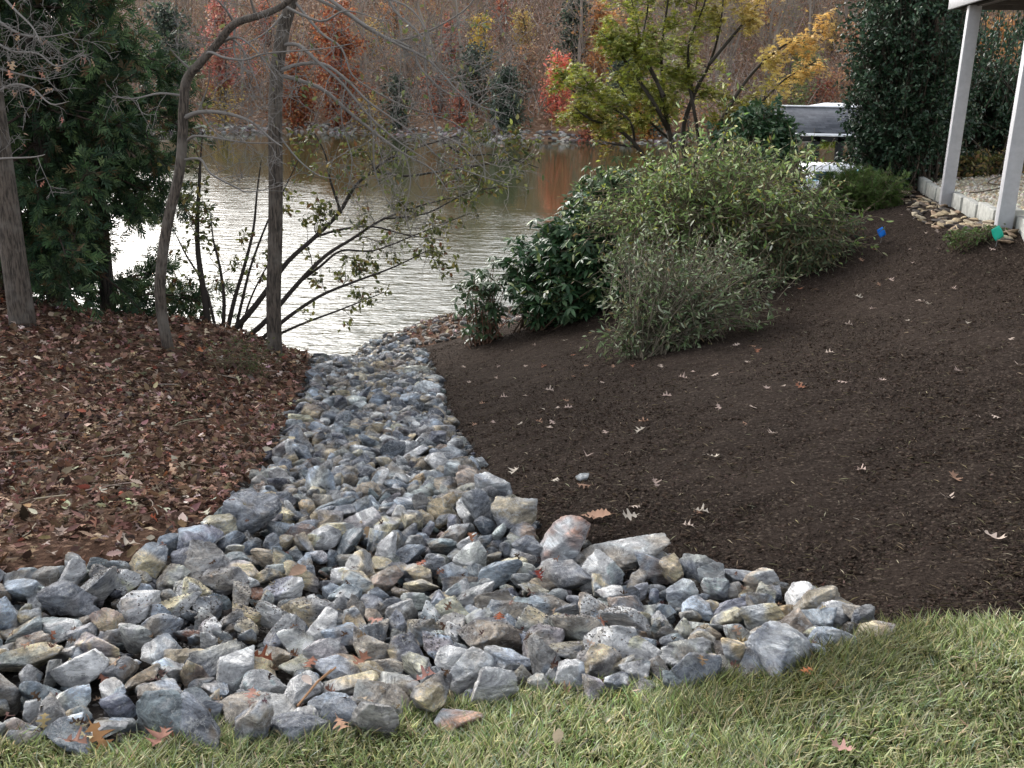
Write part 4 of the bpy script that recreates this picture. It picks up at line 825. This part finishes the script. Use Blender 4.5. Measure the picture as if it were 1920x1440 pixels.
# --- Japanese maple
def maple():
    Yb = 16.6; b = P(1285, 330, Yb); b[2] = Hf(b[0], b[1]); root = empty('maple_tree', b, label='spreading multi-stemmed maple turning from green to gold behind the shrubs', cat='tree'); cr = MB(); anc = []
    for r0, pts in ((.05,[(1270,330),(1260,265),(1230,200),(1190,140),(1150,85),(1125,60)]), (.05,[(1275,330),(1255,250),(1245,180),(1240,100),(1250,20),(1260,-60)]), (.05,[(1290,330),(1280,250),(1300,180),(1330,120),(1350,50),(1360,-50)]),
        (.04,[(1300,330),(1310,270),(1300,200),(1290,140),(1300,60),(1310,-30)]), (.045,[(1310,330),(1330,270),(1350,230),(1400,150),(1450,100),(1500,70),(1550,60)]), (.035,[(1320,330),(1370,250),(1420,200),(1470,150),(1530,115)]),
        (.04,[(1230,330),(1190,270),(1150,235),(1110,205),(1075,170),(1055,150)]), (.025,[(1150,235),(1110,225),(1075,200)]), (.025,[(1190,275),(1150,270),(1120,262)]), (.03,[(1255,250),(1235,160),(1205,90),(1215,10),(1210,-50)]), (.03,[(1300,180),(1290,90),(1320,10),(1330,-50)]), (.022,[(1190,270),(1180,225),(1130,190),(1090,140)]), (.03,[(1245,180),(1210,110),(1195,50),(1180,-20)]), (.03,[(1330,120),(1380,60),(1420,10),(1440,-40)]),
        (.025,[(1260,265),(1220,230),(1180,190),(1140,120)]), (.03,[(1350,230),(1400,220),(1460,190)])):
        q = smooth([P(a, c_, Yb + rng.normal(0, .25) + .05 * i) for i, (a, c_) in enumerate(pts)], 4); cr.tube(q, np.linspace(r0, .008, len(q)), 6, (.045, .038, .03)); twigs(cr, q[len(q)//4:], r0 * .35, 1, 6.5, .52, (.06, .05, .035), anc, 0, 4, .05, .95, .05)
    cr.build('branches', M['twig'], root)
    def colf(p, c):
        px, py = projN(p); g = 1 / (1 + np.exp(-((px - 1440) / 38 - (py - 105) / 75))); gold = np.array([.76, .50, .17]) * rng.normal(1, .15, (len(p), 1)); low = np.clip((py - 170) / 160, 0, 1)[:, None] * (rng.uniform(size=(len(p), 1)) < .4)
        c = c * (1 - g[:, None]) + gold * g[:, None]; return c * (1 - low) + low * np.array([.42, .26, .04])
    lv = MB(); leaves_on(lv, anc, 15, (.055, .10), tpl_palm(), [(.21, .24, .035), (.29, .30, .045), (.11, .14, .022), (.44, .45, .15)], [.35, .3, .2, .15], .15, .1, .05, .88, colf); lv.build('foliage', M['leaf'], root); fix(root)
maple()
# --- holly tree and the dark evergreen behind the posts
HOL = [(.018, .042, .021), (.035, .075, .038), (.07, .12, .07), (.16, .21, .14)]; HWt = [.4, .35, .18, .07]
b = G(1704, 352); shrub('holly_tree', 'tall dark glossy evergreen with gnarled roots beside the deck posts', 'tree', b,
   [blob(1690,60,15.8,85,110), blob(1680,180,15.6,88,90), blob(1665,260,15.6,72,60), blob(1740,140,16.2,80,150), blob(1720,-60,16,90,100), blob(1730,250,16.2,60,60)], 1300, 9, (.05, .075), tpl_ellipse(.3, .08, .1), HOL, HWt, 'leaf_gloss', .014, (.05, .04, .03), 6, .3, .1, spreadb=.12, bulge=.05)
b = P(1850, 345, 18.5); b[2] = Hf(b[0], b[1]); shrub('dark_evergreen', 'dark evergreen mass behind the deck posts and gravel', 'tree', b,
   [blob(1800,230,18.5,80,90), blob(1890,240,18.5,90,80), blob(1850,160,18.8,80,60), blob(1960,200,18.5,80,130), blob(1790,120,18.4,50,80)], 800, 10, (.06, .09), tpl_ellipse(.3), HOL[:3] + [(.07, .08, .03)], HWt, 'leaf_gloss', .02, (.05, .04, .03), 3, .35, .2, spreadb=.5, bulge=.05)
b = P(1850, 40, 17.5); 
vi = empty('hanging_vine', P(1850, 330, 17.5), label='dark trailing vines hanging below the deck against the far hill', cat='vine'); st = MB(); anc = []
for _ in range(46):
    px = rng.uniform(1795, 1935); q = wpath(P(px, rng.uniform(-30, 60), 17.2 + rng.normal(0, .3)), [0, 0, -1], rng.uniform(.5, 1.5), 8, .12, -.05); st.tube(q, .006, 4, (.05, .04, .03)); anc.append((q, 0))
st.build('stems', M['twig'], vi); lv = MB(); leaves_on(lv, anc, 26, (.05, .08), tpl_ellipse(.35), HOL[:3], [.4, .4, .2], .5, 0, .05); lv.build('foliage', M['leaf_gloss'], vi); fix(vi)
for k, (px, py, lab) in enumerate(((1830, 322, 'low yellow-green shrub at the back of the gravel, left'), (1900, 315, 'low yellow-green shrub at the back of the gravel, right'))):
    b = P(px, py + 15, 15.5); b[2] = Hf(b[0], b[1]); shrub('low_shrub', lab, 'shrub', b, [blob(px, py - 5, 15.5, 45, 22)], 110, 6, (.05, .08), tpl_ellipse(.3), [(.10, .11, .03), (.2, .19, .06), (.3, .2, .08), (.05, .07, .03)], None, 'leaf', .008, tw=2, twL=.15)
g = G(1850, 450); shrub('ground_creeper', 'small green creeper at the foot of the nearer deck post', 'plant', g + [-.1, .05, 0], [(g + [-.1, .05, .04], (.3, .14, .05))], 60, 5, (.025, .04), tpl_ellipse(.35), [(.07, .12, .03), (.12, .16, .06)], None, 'leaf', .003, tw=1, twL=.06, bulge=.05, spreadb=.12)
# gnarled roots of the holly are part of the tree
hol = [o for o in bpy.data.objects if o.name == 'holly_tree'][0]; rt = MB(); hb = np.array(hol.location)
main = smooth([hb - [0, 0, .2], hb + [.02, 0, .6], hb + [.12, 0, 1.3], hb + [.1, 0, 2.4]]); rt.tube(main, np.linspace(.13, .08, len(main)), 10)
for k in range(30):
    a = rng.uniform(0, 6.28); s = hb + [rng.normal(0, .06), rng.normal(0, .06), rng.uniform(.2, 1.1)]; e = hb + [math.cos(a) * rng.uniform(.15, .5), math.sin(a) * .4, -.02]; m_ = (s + e) / 2 + rng.normal(0, .1, 3)
    q = smooth([s, m_, e], 6); rt.tube(q, np.linspace(.016, .01, len(q)), 6)
rt.build('trunk', M['bark_brown'], hol, True).location = -np.array(hol.location)

# ------------------------------------------------------------------ deck, edging, gravel, stones, flags
p1 = G(1772, 388); p2 = G(1880, 430); dk = empty('deck', (p1[0], p1[1], Hf(p1[0], p1[1])), label='raised deck on tall light grey square posts at the upper right', cat='deck')
dd = (p1 - p2)[:2]; dd /= np.linalg.norm(dd); dn = np.array([dd[1], -dd[0]]); ang = math.atan2(dd[1], dd[0]); ZB = P(1757, 17, p1[1] + .9)[2]
for p in (p1, p2):
    z0 = float(Hf(p[0], p[1])) - .1; m_ = MB().box((p[0], p[1], (z0 + ZB) / 2), (.14, .14, ZB - z0), ang); o = m_.build('post', M['deckwood'], dk); bv = o.modifiers.new('b', 'BEVEL'); bv.width = .006; bv.segments = 2
    p[2] = z0
for p, nm_ in ((p1 + np.append(dn * 3.2, 0), 1), (p2 + np.append(dn * 3.2, 0), 2)):
    pass
c0 = p1[:2] + dd * .95 - dn * .12; L_ = 7.5; Wd = 4.5
def dpos(u, v): q = c0 - dd * u + dn * v; return q
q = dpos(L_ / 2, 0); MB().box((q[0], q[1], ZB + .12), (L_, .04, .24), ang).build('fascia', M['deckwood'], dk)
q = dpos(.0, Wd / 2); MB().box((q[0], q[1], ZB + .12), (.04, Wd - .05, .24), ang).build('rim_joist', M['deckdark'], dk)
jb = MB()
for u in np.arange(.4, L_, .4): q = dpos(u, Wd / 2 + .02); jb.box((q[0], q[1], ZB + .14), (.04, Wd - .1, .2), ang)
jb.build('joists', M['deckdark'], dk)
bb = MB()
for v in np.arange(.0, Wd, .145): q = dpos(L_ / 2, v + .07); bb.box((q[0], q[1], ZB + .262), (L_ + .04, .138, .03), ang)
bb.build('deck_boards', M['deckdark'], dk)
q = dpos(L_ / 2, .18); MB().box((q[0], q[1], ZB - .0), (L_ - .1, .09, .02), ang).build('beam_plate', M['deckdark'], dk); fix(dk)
# edging blocks
ew = empty('garden_edging', tuple(E1), label='low wall of light grey concrete blocks holding back the gravel', cat='edging'); ea = math.atan2(ed[1], ed[0])
for k in range(14):
    c_ = E1[:2] + ed * (k * .78 + .39) + en * .06; z = float(Hf(c_[0], c_[1])); zt = .17 + rng.normal(0, .006); o = MB().box((c_[0], c_[1], z + zt / 2 - .03), (.72, .09, zt + .06), ea + rng.normal(0, .008)).build('edging_block', M['concrete'], ew); bv = o.modifiers.new('b', 'BEVEL'); bv.width = .008; bv.segments = 2
fix(ew)
mb = MB(); n = 16000; t = rng.uniform(-.5, 12, n); v = .14 + rng.uniform(0, 1, n) ** 1.3 * 6; x = E1[0] + ed[0] * t + en[0] * v; y = E1[1] + ed[1] * t + en[1] * v; D2, T2 = ICO[2]
lowico = ico(1); 
s = rng.uniform(.012, .034, n); zz = Hf(x, y) + .05; c = rcol(n, [(.6, .54, .42), (.7, .66, .56), (.42, .34, .24), (.5, .4, .28)], [.4, .3, .15, .15]); V0, T0 = lowico
V = np.column_stack([x, y, zz])[:, None] + V0[None] * (s[:, None, None] * rng.uniform(.6, 1.2, (n, 1, 3))) ; mb.add(V.reshape(-1, 3), None, (np.arange(n)[:, None, None] * len(V0) + T0[None]).reshape(-1, 3), np.repeat(c, len(V0), 0))
k = grav = np.unique(quads[zone == 3])
tag(mb.build('gravel', M['dry']), 'pale cream pea gravel under the deck', 'gravel', kind='stuff')
for o in bpy.data.objects:
    if o.name == 'gravel_ground':
        co = np.empty(len(o.data.vertices) * 3, np.float32); o.data.vertices.foreach_get('co', co); co = co.reshape(-1, 3); dd2 = (co[:, :2] - E1[:2]) @ en; co[:, 2] += .05 * np.clip(dd2 / .06, 0, 1); o.data.vertices.foreach_set('co', co.ravel())
hose = [P(1830,345,14.5), G(1860, 352), G(1880, 358), G(1840, 372), G(1800, 376)]
hq = smooth([np.array([h[0], h[1], Hf(h[0], h[1]) + .085]) for h in [G(1905, 335), G(1865, 345), G(1852, 355), G(1880, 362), G(1840, 372), G(1815, 374)]], 6); tag(MB().tube(hq, .008, 6, (.1, .08, .06)).build('garden_hose', M['twig'], base=hq[0]), 'thin dark hose curling over the pale gravel', 'hose')
# flat stones beside the edging
protos = []
for k in range(6):
    V, T = rockgeo(900 + k, 3, (1, .55, .3), .6); protos.append(mesh_np('flat_stone', V, [T], np.broadcast_to(np.array([(.2,.14,.09),(.36,.28,.17),(.10,.075,.055),(.28,.19,.12),(.45,.38,.27),(.05,.04,.033)][k]), (len(V), 3))))
stones = []
for k in range(150):
    t = rng.uniform(.1, 5.9); v = -rng.uniform(.03, .16 + .30 * math.sin(min(1, t / 5.8) * 3.1)); x = E1[0] + ed[0] * t + en[0] * v; y = E1[1] + ed[1] * t + en[1] * v; ci = int(rng.integers(0, 6)); s = rng.uniform(.09, .19); p = (x, y, float(Hf(x, y)) + s * .1); a_, b_ = proj(p)
    stones.append(dict(px=a_, py=b_, p=p, s=s, ci=ci, look=('long ' if s > .155 else 'short ' if s < .12 else '') + ['brown', 'buff', 'dark brown', 'tan', 'cream', 'near-black'][ci]))
relate(stones, [(1715, 355, 'holly roots'), (1772, 388, 'farther deck post'), (1868, 430, 'nearer deck post'), (1740, 380, 'first edging blocks'), (1825, 410, 'middle edging blocks')], 'flat stone')
for s in stones:
    o = bpy.data.objects.new('flat_stone', protos[s['ci']]); COL.objects.link(o); o.location = s['p']; o.scale = (s['s'],) * 3; o.rotation_euler = (rng.normal(0, .3), rng.normal(0, .3), ea + 1.2 + rng.normal(0, .5)); tag(o, s['label'], 'stone', 'flat stones heaped along the edging')
mt, n_t, b_t = newmat('flat_stone'); fc = noise(n_t, coords(n_t), 25, 4, .7); n_t.links.new(mixc(n_t, 1.0, attr(n_t), ramp(n_t, fc, [(.3, (.5, .48, .45)), (.7, (1.3, 1.3, 1.3))]), 'MULTIPLY'), b_t.inputs['Base Color']); b_t.inputs['Roughness'].default_value = .8
for m_ in protos: m_.materials.append(mt)
# flags
def flag(px, py, c, name, label):
    g = G(px - 2, py + 16); fl = empty('marker_flag', tuple(g), label=label, cat='flag', group='utility marker flags'); mt, n, b_ = newmat('flag_' + name); b_.inputs['Base Color'].default_value = (*c, 1); b_.inputs['Roughness'].default_value = .45
    s = g[1] / F; MB().tube([g - [0, 0, .08], g + [.01, 0, .1], g + [.03, 0, .2]], .0018, 5, (.25, .25, .25)).build('wire', M['twig'], fl)
    ct = g + [.0, 0, .13]; U = np.array([.52, .1, -.85]); U /= np.linalg.norm(U); Vv = np.array([.82, -.15, .55]); Vv /= np.linalg.norm(Vv); w_ = .12 if name == 'blue' else .14
    pts = []; k = 6
    for i in range(k + 1):
        for j in range(k + 1):
            a, b2 = i / k - .5, j / k - .5; pts.append(ct + U * a * w_ * .9 + Vv * b2 * w_ * .62 + np.array([.1, -1, .2]) * .008 * math.sin(a * 5 + b2 * 3))
    Q = [[i*(k+1)+j, i*(k+1)+j+1, (i+1)*(k+1)+j+1, (i+1)*(k+1)+j] for i in range(k) for j in range(k)]; m2 = MB(); m2.add(np.array(pts), Q); o = m2.build('cloth', mt, fl); sm = o.modifiers.new('s', 'SOLIDIFY'); sm.thickness = .0006; fix(fl)
flag(1652, 441, (.01, .22, .85), 'blue', 'small blue plastic marker flag stuck in the mulch'); flag(1868, 447, (.02, .52, .36), 'green', 'small green plastic marker flag near the nearer deck post')

# ------------------------------------------------------------------ dock shelter
def at(px, py, Y): return P(px, py, Y)
Yd = 41.0; e0 = at(1478, 249, Yd); e1 = at(1700, 254, Yd); zE = e0[2]; r0 = at(1466, 199, Yd + 2.2); zR = r0[2]; x0, x1 = e0[0], e1[0]
sh = empty('dock_shelter', (x0, Yd, .6), label='open boat dock shelter with grey shingled roof and black posts on the lake', cat='shelter')
mb = MB(); mb.add([[x0, Yd, zE], [x1, Yd, zE], [x1, Yd + 2.2, zR], [x0, Yd + 2.2, zR], [x0, Yd + 4.4, zE], [x1, Yd + 4.4, zE]], [[0, 1, 2, 3], [3, 2, 5, 4]], [[0, 3, 4], [1, 5, 2]]); o = mb.build('roof', M['shingle'], sh)
tl = math.atan2(zR - zE, 2.2); sm = o.modifiers.new('s', 'SOLIDIFY'); sm.thickness = .08
MB().box(((x0 + x1) / 2, Yd - .03, zE - .05), (x1 - x0 + .1, .05, .1)).build('fascia', M['white'], sh)
MB().box(((x0 + x1) / 2, Yd + 2.2, zR + .02), (x1 - x0 + .1, .2, .05)).build('ridge_cap', M['white'], sh)
MB().box(((x0 + x1) / 2, Yd + .12, zE - .22), (x1 - x0 - .1, .2, .18)).build('beam', M['blackwood'], sh)
for px in (1509, 1526, 1571, 1640, 1690):
    q = at(px, 300, Yd + (1.9 if px == 1509 else .15)); MB().box((q[0], Yd + (3.9 if px == 1509 else .15), (zE + .3) / 2 - .2), (.26, .26, zE - .1 + .3)).build('post', M['blackwood'], sh)
MB().box(((x0 + x1) / 2, Yd + 2.2, .5), (x1 - x0 + .4, 4.6, .14)).build('dock_deck', M['white'], sh)
q = at(1606, 290, Yd + .4); MB().box((q[0] + .2, Yd + .5, 1.4), (.62, .06, 1.9)).build('side_panel', M['white'], sh); fix(sh)
# boat moored beneath the roof
bt = empty('pontoon_boat', at(1560, 320, 37.5), label='white boat with pale blue seats moored at the dock shelter', cat='boat'); c = at(1565, 318, 37.8); c[2] = .55; c = c + [.3, 0, 0]
def hull(c, L, Wd_, Hh):
    m_ = MB(); n = 12; t = np.linspace(-1, 1, n); rows = []
    for a in t:
        wv = Wd_ / 2 * (1 - max(0, a) ** 3 * .85); rows.append([[a * L / 2, -wv, Hh], [a * L / 2, -wv * .8, -Hh * .4], [a * L / 2, wv * .8, -Hh * .4], [a * L / 2, wv, Hh], [a * L / 2, wv * .88, Hh], [a * L / 2, wv * .8, Hh * .2], [a * L / 2, -wv * .8, Hh * .2], [a * L / 2, -wv * .88, Hh]])
    V = np.array(rows).reshape(-1, 3) + c; Q = [[i*8+j, i*8+(j+1) % 8, (i+1)*8+(j+1) % 8, (i+1)*8+j] for i in range(n - 1) for j in range(8)]; Q += [[0, 1, 6, 7], [1, 2, 5, 6], [2, 3, 4, 5]]; m_.add(V, Q); return m_
hull(c, 7.0, 2.2, .7).build('hull', M['white'], bt)
for dx in (-.9, .1, 1.1): MB().box((c[0] + dx, c[1], c[2] + .8), (.8, 1.3, .4)).build('seat', M['blue'], bt)
mb = MB(); mb.tube([c + [-1.6, -.9, .4], c + [-1.2, -.9, 1.1], c + [.8, -.9, 1.15], c + [1.4, -.9, .45]], .025, 6); mb.tube([c + [-1.6, .9, .4], c + [-1.2, .9, 1.1], c + [.8, .9, 1.15], c + [1.4, .9, .45]], .025, 6); mb.build('rail', M['white'], bt)
MB().box(tuple(c + [-.6, .1, .95]), (1.6, 1.5, .5)).build('console', M['white'], bt); fix(bt)
q = at(1548, 262, Yd + 1.2); hb = empty('hanging_fern', tuple(q), label='yellow-green fern hanging from the dock shelter roof', cat='plant'); lv = MB(); anc = []
for _ in range(60): anc.append((wpath(q, rvec(1)[0] * [1, 1, .3] + [0, 0, .5], .6, 5, .1, -.35), 0))
for a, _ in anc: lv.tube(a, .006, 3, (.2, .25, .05))
leaves_on(lv, anc, 14, (.1, .16), tpl_ellipse(.2), [(.25, .3, .04), (.38, .42, .08)], None, .3, .05); lv.build('fronds', M['leaf'], hb); MB().tube([q + [0, 0, -.12], q + [0, 0, .08]], [.1, .15], 10, (.1, .07, .05)).build('basket', M['twig'], hb); fix(hb)
# second shelter with pale hipped roof behind
q = at(1570, 193, 50.0); c2 = q; sh2 = empty('tent_roof', (q[0], 50, .5), label='white peaked canopy behind the dock shelter roof', cat='canopy'); mb = MB()
a_ = np.array([[q[0] - 2.6, 48, q[2] - .55], [q[0] + 3.4, 48, q[2] - .55], [q[0] + 3.4, 52, q[2] - .55], [q[0] - 2.6, 52, q[2] - .55], [q[0] - .6, 50, q[2]], [q[0] + .9, 50, q[2]]]); mb.add(a_, [[0, 1, 5, 4], [2, 3, 4, 5]], [[1, 2, 5], [3, 0, 4]]); mb.build('canopy', M['white'], sh2)
for sx in (-2.4, 3.2):
    for sy in (48.2, 51.8): MB().box((q[0] + sx, sy, q[2] / 2 - .4), (.12, .12, q[2] + .3)).build('pole', M['white'], sh2)
fix(sh2)

# ------------------------------------------------------------------ far hillside woods
def hillpt(px, py, lo=60, hi=170):
    d = ray(px, py); d = d / d[1]; t = np.arange(lo, hi, .25); p = CAM + d[None] * t[:, None]; k = p[:, 2] < HH(p[:, 0], p[:, 1]); k &= p[:, 1] > shoreY(p[:, 0])
    return p[int(np.argmax(k))] if k.any() else p[-1]
GT = (.35, .30, .255)
def bare_proto(seed):
    mb = MB(); st = MB(); Ht = rng.uniform(12, 17); q = wpath([0, 0, -.4], [rng.normal(0, .05), rng.normal(0, .05), 1], Ht, 9, .04, .02); r = rng.uniform(.09, .19); st.tube(q, np.linspace(r, .03, len(q)), 7, np.array(GT) * rng.uniform(.55, 1.1)); anc = []
    twigs(mb, q, .05, 2, 1.9, 2.6, np.array(GT) * .95, anc, .03, 3, .12, .8, .35, .012); lv = MB()
    leaves_on(lv, anc, .35, (.12, .2), tpl_diamond(.35), [(.42, .22, .13), (.5, .33, .15), (.35, .16, .12), (.45, .4, .12)], None, .3, .2, .15); return st.mesh('trunk'), mb.mesh('crown', False), lv.mesh('leaves') if lv.n else None
protos = [bare_proto(k) for k in range(7)]
for tr_, cr_, lv_ in protos:
    tr_.materials.append(M['twig']); cr_.materials.append(M['twig']); 
    if lv_: lv_.materials.append(M['dry'])
far_items = []
for _ in range(235):
    x = rng.uniform(-46, 72); y = shoreY(x) + 2 + rng.uniform(0, 1) ** 1.2 * 42; z = HH(np.array([x]), np.array([y]))[0]; k = int(rng.integers(0, 7)); s = rng.uniform(.7, 1.15) * (.55 if x < -24 else 1)
    root = empty('bare_tree', (x, y, z), label='slender leafless grey tree on the far wooded hillside', cat='tree', group='leafless trees on the far hillside'); root.rotation_euler = (0, 0, rng.uniform(0, 6.28)); root.scale = (s, s, s)
    for m_, nm_ in zip(protos[k], ('trunk', 'crown', 'leaves')):
        if m_: o = bpy.data.objects.new(nm_, m_); COL.objects.link(o); o.parent = root
# undergrowth of saplings, twigs and hanging leaves
n = 42000; x = rng.uniform(-48, 74, n); y = shoreY(x) + 1.2 + rng.uniform(0, 1, n) ** 1.15 * 38; z = HH(x, y); p0 = np.column_stack([x, y, z + rng.uniform(0, 2.2, n) ** 1.2]); d = unit(rng.normal(0, .55, (n, 3)) * [1, 1, .5] + [0, 0, .75]); L = rng.uniform(.6, 2.6, n); wv = unit(np.cross(d, [0, 1., 0])) * rng.uniform(.008, .022, n)[:, None]; bend = rng.normal(0, .12, (n, 3)) * L[:, None]
p1_ = p0 + d * L[:, None] * .5 + bend; p2_ = p0 + d * L[:, None]; V = np.stack([p0 - wv, p0 + wv, p1_ + wv * .8, p1_ - wv * .8, p2_], 1).reshape(-1, 3); i = np.arange(n)[:, None] * 5; c = rcol(n, [(.30, .235, .195), (.17, .125, .10), (.45, .39, .34), (.10, .07, .055)], [.35, .25, .25, .15])
tag(link('undergrowth_twigs', mesh_np('undergrowth_twigs', V, [i + [[0, 1, 2, 3]], i + [[3, 2, 4]]], np.repeat(c, 5, 0)), M['twig']), 'tangle of bare brush and saplings on the far slope', 'brush', kind='stuff')
n = 60000; x = rng.uniform(-48, 74, n); y = shoreY(x) + .8 + rng.uniform(0, 1, n) ** 1.1 * 40; cl = sn(np.column_stack([x, y, x * 0]), .28, 77, 2); hgt = rng.uniform(0, 1, n) ** 2.2 * (3.5 + 3 * cl).clip(.6); mb = MB()
c = rcol(n, [(.28, .16, .10), (.40, .25, .17), (.15, .085, .055), (.52, .38, .27), (.52, .24, .09), (.10, .12, .05)], [.28, .26, .2, .12, .06, .08]); scatter(mb, tpl_diamond(.4), np.column_stack([x, y, HH(x, y) + hgt + .03]), rvec(n), rvec(n) + [0, -.3, .5], rng.uniform(.1, .24, n), c)
tag(mb.build('undergrowth_leaves', M['dry']), 'brown and russet leaves covering the brush and floor of the far slope', 'leaf cover', kind='stuff')
def farleafy(px, py, w_, h_, cols, wts, name, label, nl=2600, size=(.16, .3), conic=False, tplx=None, base=None):
    g = hillpt(px, (py + h_ * .5) if base is None else base); s = g[1] / F; root = empty(name, tuple(g), label=label, cat='tree'); top = P(px, py - h_ * .5, g[1] - .3); ht = top[2] - g[2]; st = MB(); q = smooth([g - [0, 0, .3], (g + top) / 2 + [rng.normal(0, .2), 0, 0], top], 4); st.tube(q, np.linspace(.14, .03, len(q)), 6, (.12, .1, .09)); anc = []
    hh = h_ * s; z0 = max(.25, ht - hh)
    ph = rng.uniform(0, 6.28, 3)
    for _ in range(60):
        t = rng.uniform(0, 1); z = z0 + (ht - z0) * t; r = w_ * s * .5 * ((1 - t) if conic else math.sqrt(max(.05, 1 - (2 * t - 1) ** 2))) * rng.uniform(.5, 1.1); a = rng.uniform(0, 6.28); r *= .75 + .5 * math.sin(a * 2 + ph[0] + t * 7) * math.sin(t * 11 + ph[1]); q = wpath(g + [0, 0, z * .92], [math.cos(a), math.sin(a), .25], r, 4, .15, -.04); st.tube(q, np.linspace(.03, .01, 5), 3, (.12, .1, .09)); anc.append((q, 0))
    st.build('trunk', M['twig'], root); lv = MB(); leaves_on(lv, anc, nl / 60, size, tplx or tpl_diamond(.4), cols, wts, .2, .15, .28, .4); lv.build('crown', M['leaf'], root); fix(root)
RD = [(.36, .11, .05), (.46, .19, .08), (.24, .07, .04), (.42, .27, .15)]
EX = [(470,120),(500,40),(700,60),(760,120),(800,30),(820,180),(980,60),(985,120),(1140,240),(1100,235),(1180,30),(1290,230),(1330,250),(1540,180),(1560,60),(1620,60),(1440,40),(860,200),(690,215),(590,60),(740,30),(940,30),(420,190)]
for k, (px, py) in enumerate(EX):
    pal = [[(.5, .22, .08), (.6, .32, .14)], [(.42, .14, .09), (.5, .2, .12)], [(.55, .38, .12), (.62, .48, .2)], [(.45, .26, .15), (.5, .34, .22)]][k % 4]; nm = ['orange', 'russet', 'yellowish', 'tan'][k % 4]
    farleafy(px, py, rng.uniform(50, 95), rng.uniform(50, 90), pal, None, 'autumn_sapling', nm + ' thin autumn sapling among the bare trees of the far slope', int(rng.uniform(500, 1100)), (.12, .24), base=py + 45); o = [q for q in bpy.data.objects if q.name.startswith('autumn_sapling') and q.parent is None][-1]; o['group'] = nm + ' saplings on the far slope'
farleafy(640, 100, 150, 230, RD, [.4, .25, .25, .1], 'red_oak', 'large rusty red oak on the far shore behind the straight trunk', 6500, base=240)
farleafy(560, 165, 90, 130, RD, [.3, .3, .2, .2], 'red_oak', 'orange-red oak low on the far shore left of the large rusty one', 3200, base=240)
farleafy(1046, 160, 60, 125, [(.85, .25, .17), (.88, .38, .26), (.75, .17, .12), (.85, .5, .25)], [.4, .3, .2, .1], 'red_sapling', 'bright coral red sapling on the far slope left of the maple', 3200, (.14, .24), base=235)
farleafy(900, 68, 62, 90, [(.7, .5, .1), (.6, .42, .12), (.45, .36, .08)], None, 'yellow_tree', 'small yellow-leaved tree high on the far slope', 900, base=170)
farleafy(845, 60, 60, 80, [(.5, .2, .14), (.45, .14, .1)], None, 'russet_tree', 'russet pink tree left of the yellow one', 700, base=170)
farleafy(1120, 60, 120, 130, [(.62, .3, .12), (.6, .38, .2), (.5, .25, .1)], None, 'orange_tree', 'pale orange tree high on the far slope beside the maple', 2000, base=190)
farleafy(420, 60, 130, 150, [(.55, .22, .18), (.5, .3, .2), (.4, .15, .12)], None, 'pink_tree', 'pinkish red tree behind the crooked thin tree', 2200, base=235)
farleafy(1210, 215, 120, 110, [(.5, .2, .06), (.55, .3, .1)], None, 'orange_bush', 'orange bush at the far water edge behind the maple stems', 1800, base=262)
farleafy(1590, 120, 180, 180, [(.5, .3, .2), (.45, .24, .14), (.6, .38, .2)], None, 'tan_tree', 'tan and pink leaved trees above the dock shelter', 2200, base=230)
farleafy(1850, 90, 160, 150, [(.6, .28, .1), (.55, .35, .15)], None, 'orange_tree', 'bright orange tree seen between the deck posts', 2600, base=235)
EV = [(.07, .095, .065), (.11, .14, .10), (.2, .24, .19), (.045, .06, .05)]
farleafy(950, 190, 100, 130, EV, [.3, .35, .2, .15], 'magnolia', 'dull green evergreen at the far water edge left of the coral sapling', 4200, (.18, .34), tplx=tpl_ellipse(.2), base=250)
farleafy(890, 130, 90, 100, EV, [.3, .35, .1, .25], 'evergreen_tree', 'thin dark evergreen below the yellow tree on the far slope', 1500, base=225)
farleafy(1075, 50, 90, 130, EV, [.3, .3, .05, .35], 'pine_tree', 'dark pine high on the far slope above the coral sapling', 3000, base=175, conic=False)
farleafy(1165, 170, 80, 150, EV, [.3, .3, .05, .35], 'pine_tree', 'grey-green pine behind the left arm of the maple', 2400, base=250)
farleafy(745, 190, 70, 110, EV, [.3, .3, .1, .3], 'evergreen_tree', 'small dull evergreen on the far shore behind bare branches', 1300, base=245)
farleafy(1225, 205, 70, 60, [(.07, .11, .08), (.12, .17, .13)], None, 'spruce_tree', 'small blue-green spruce at the far shore', 1500, base=262)
farleafy(330, 90, 150, 200, EV, [.3, .3, .05, .35], 'pine_tree', 'dark pine on the far shore behind the cedars', 3500, base=240)
farleafy(1490, 130, 110, 120, [(.3, .35, .12), (.4, .42, .2), (.2, .25, .1)], None, 'green_sapling', 'pale green tree above the left end of the dock shelter', 1500, base=225)
print('verts', sum(len(m.vertices) for m in bpy.data.meshes), 'objects', len(bpy.data.objects))
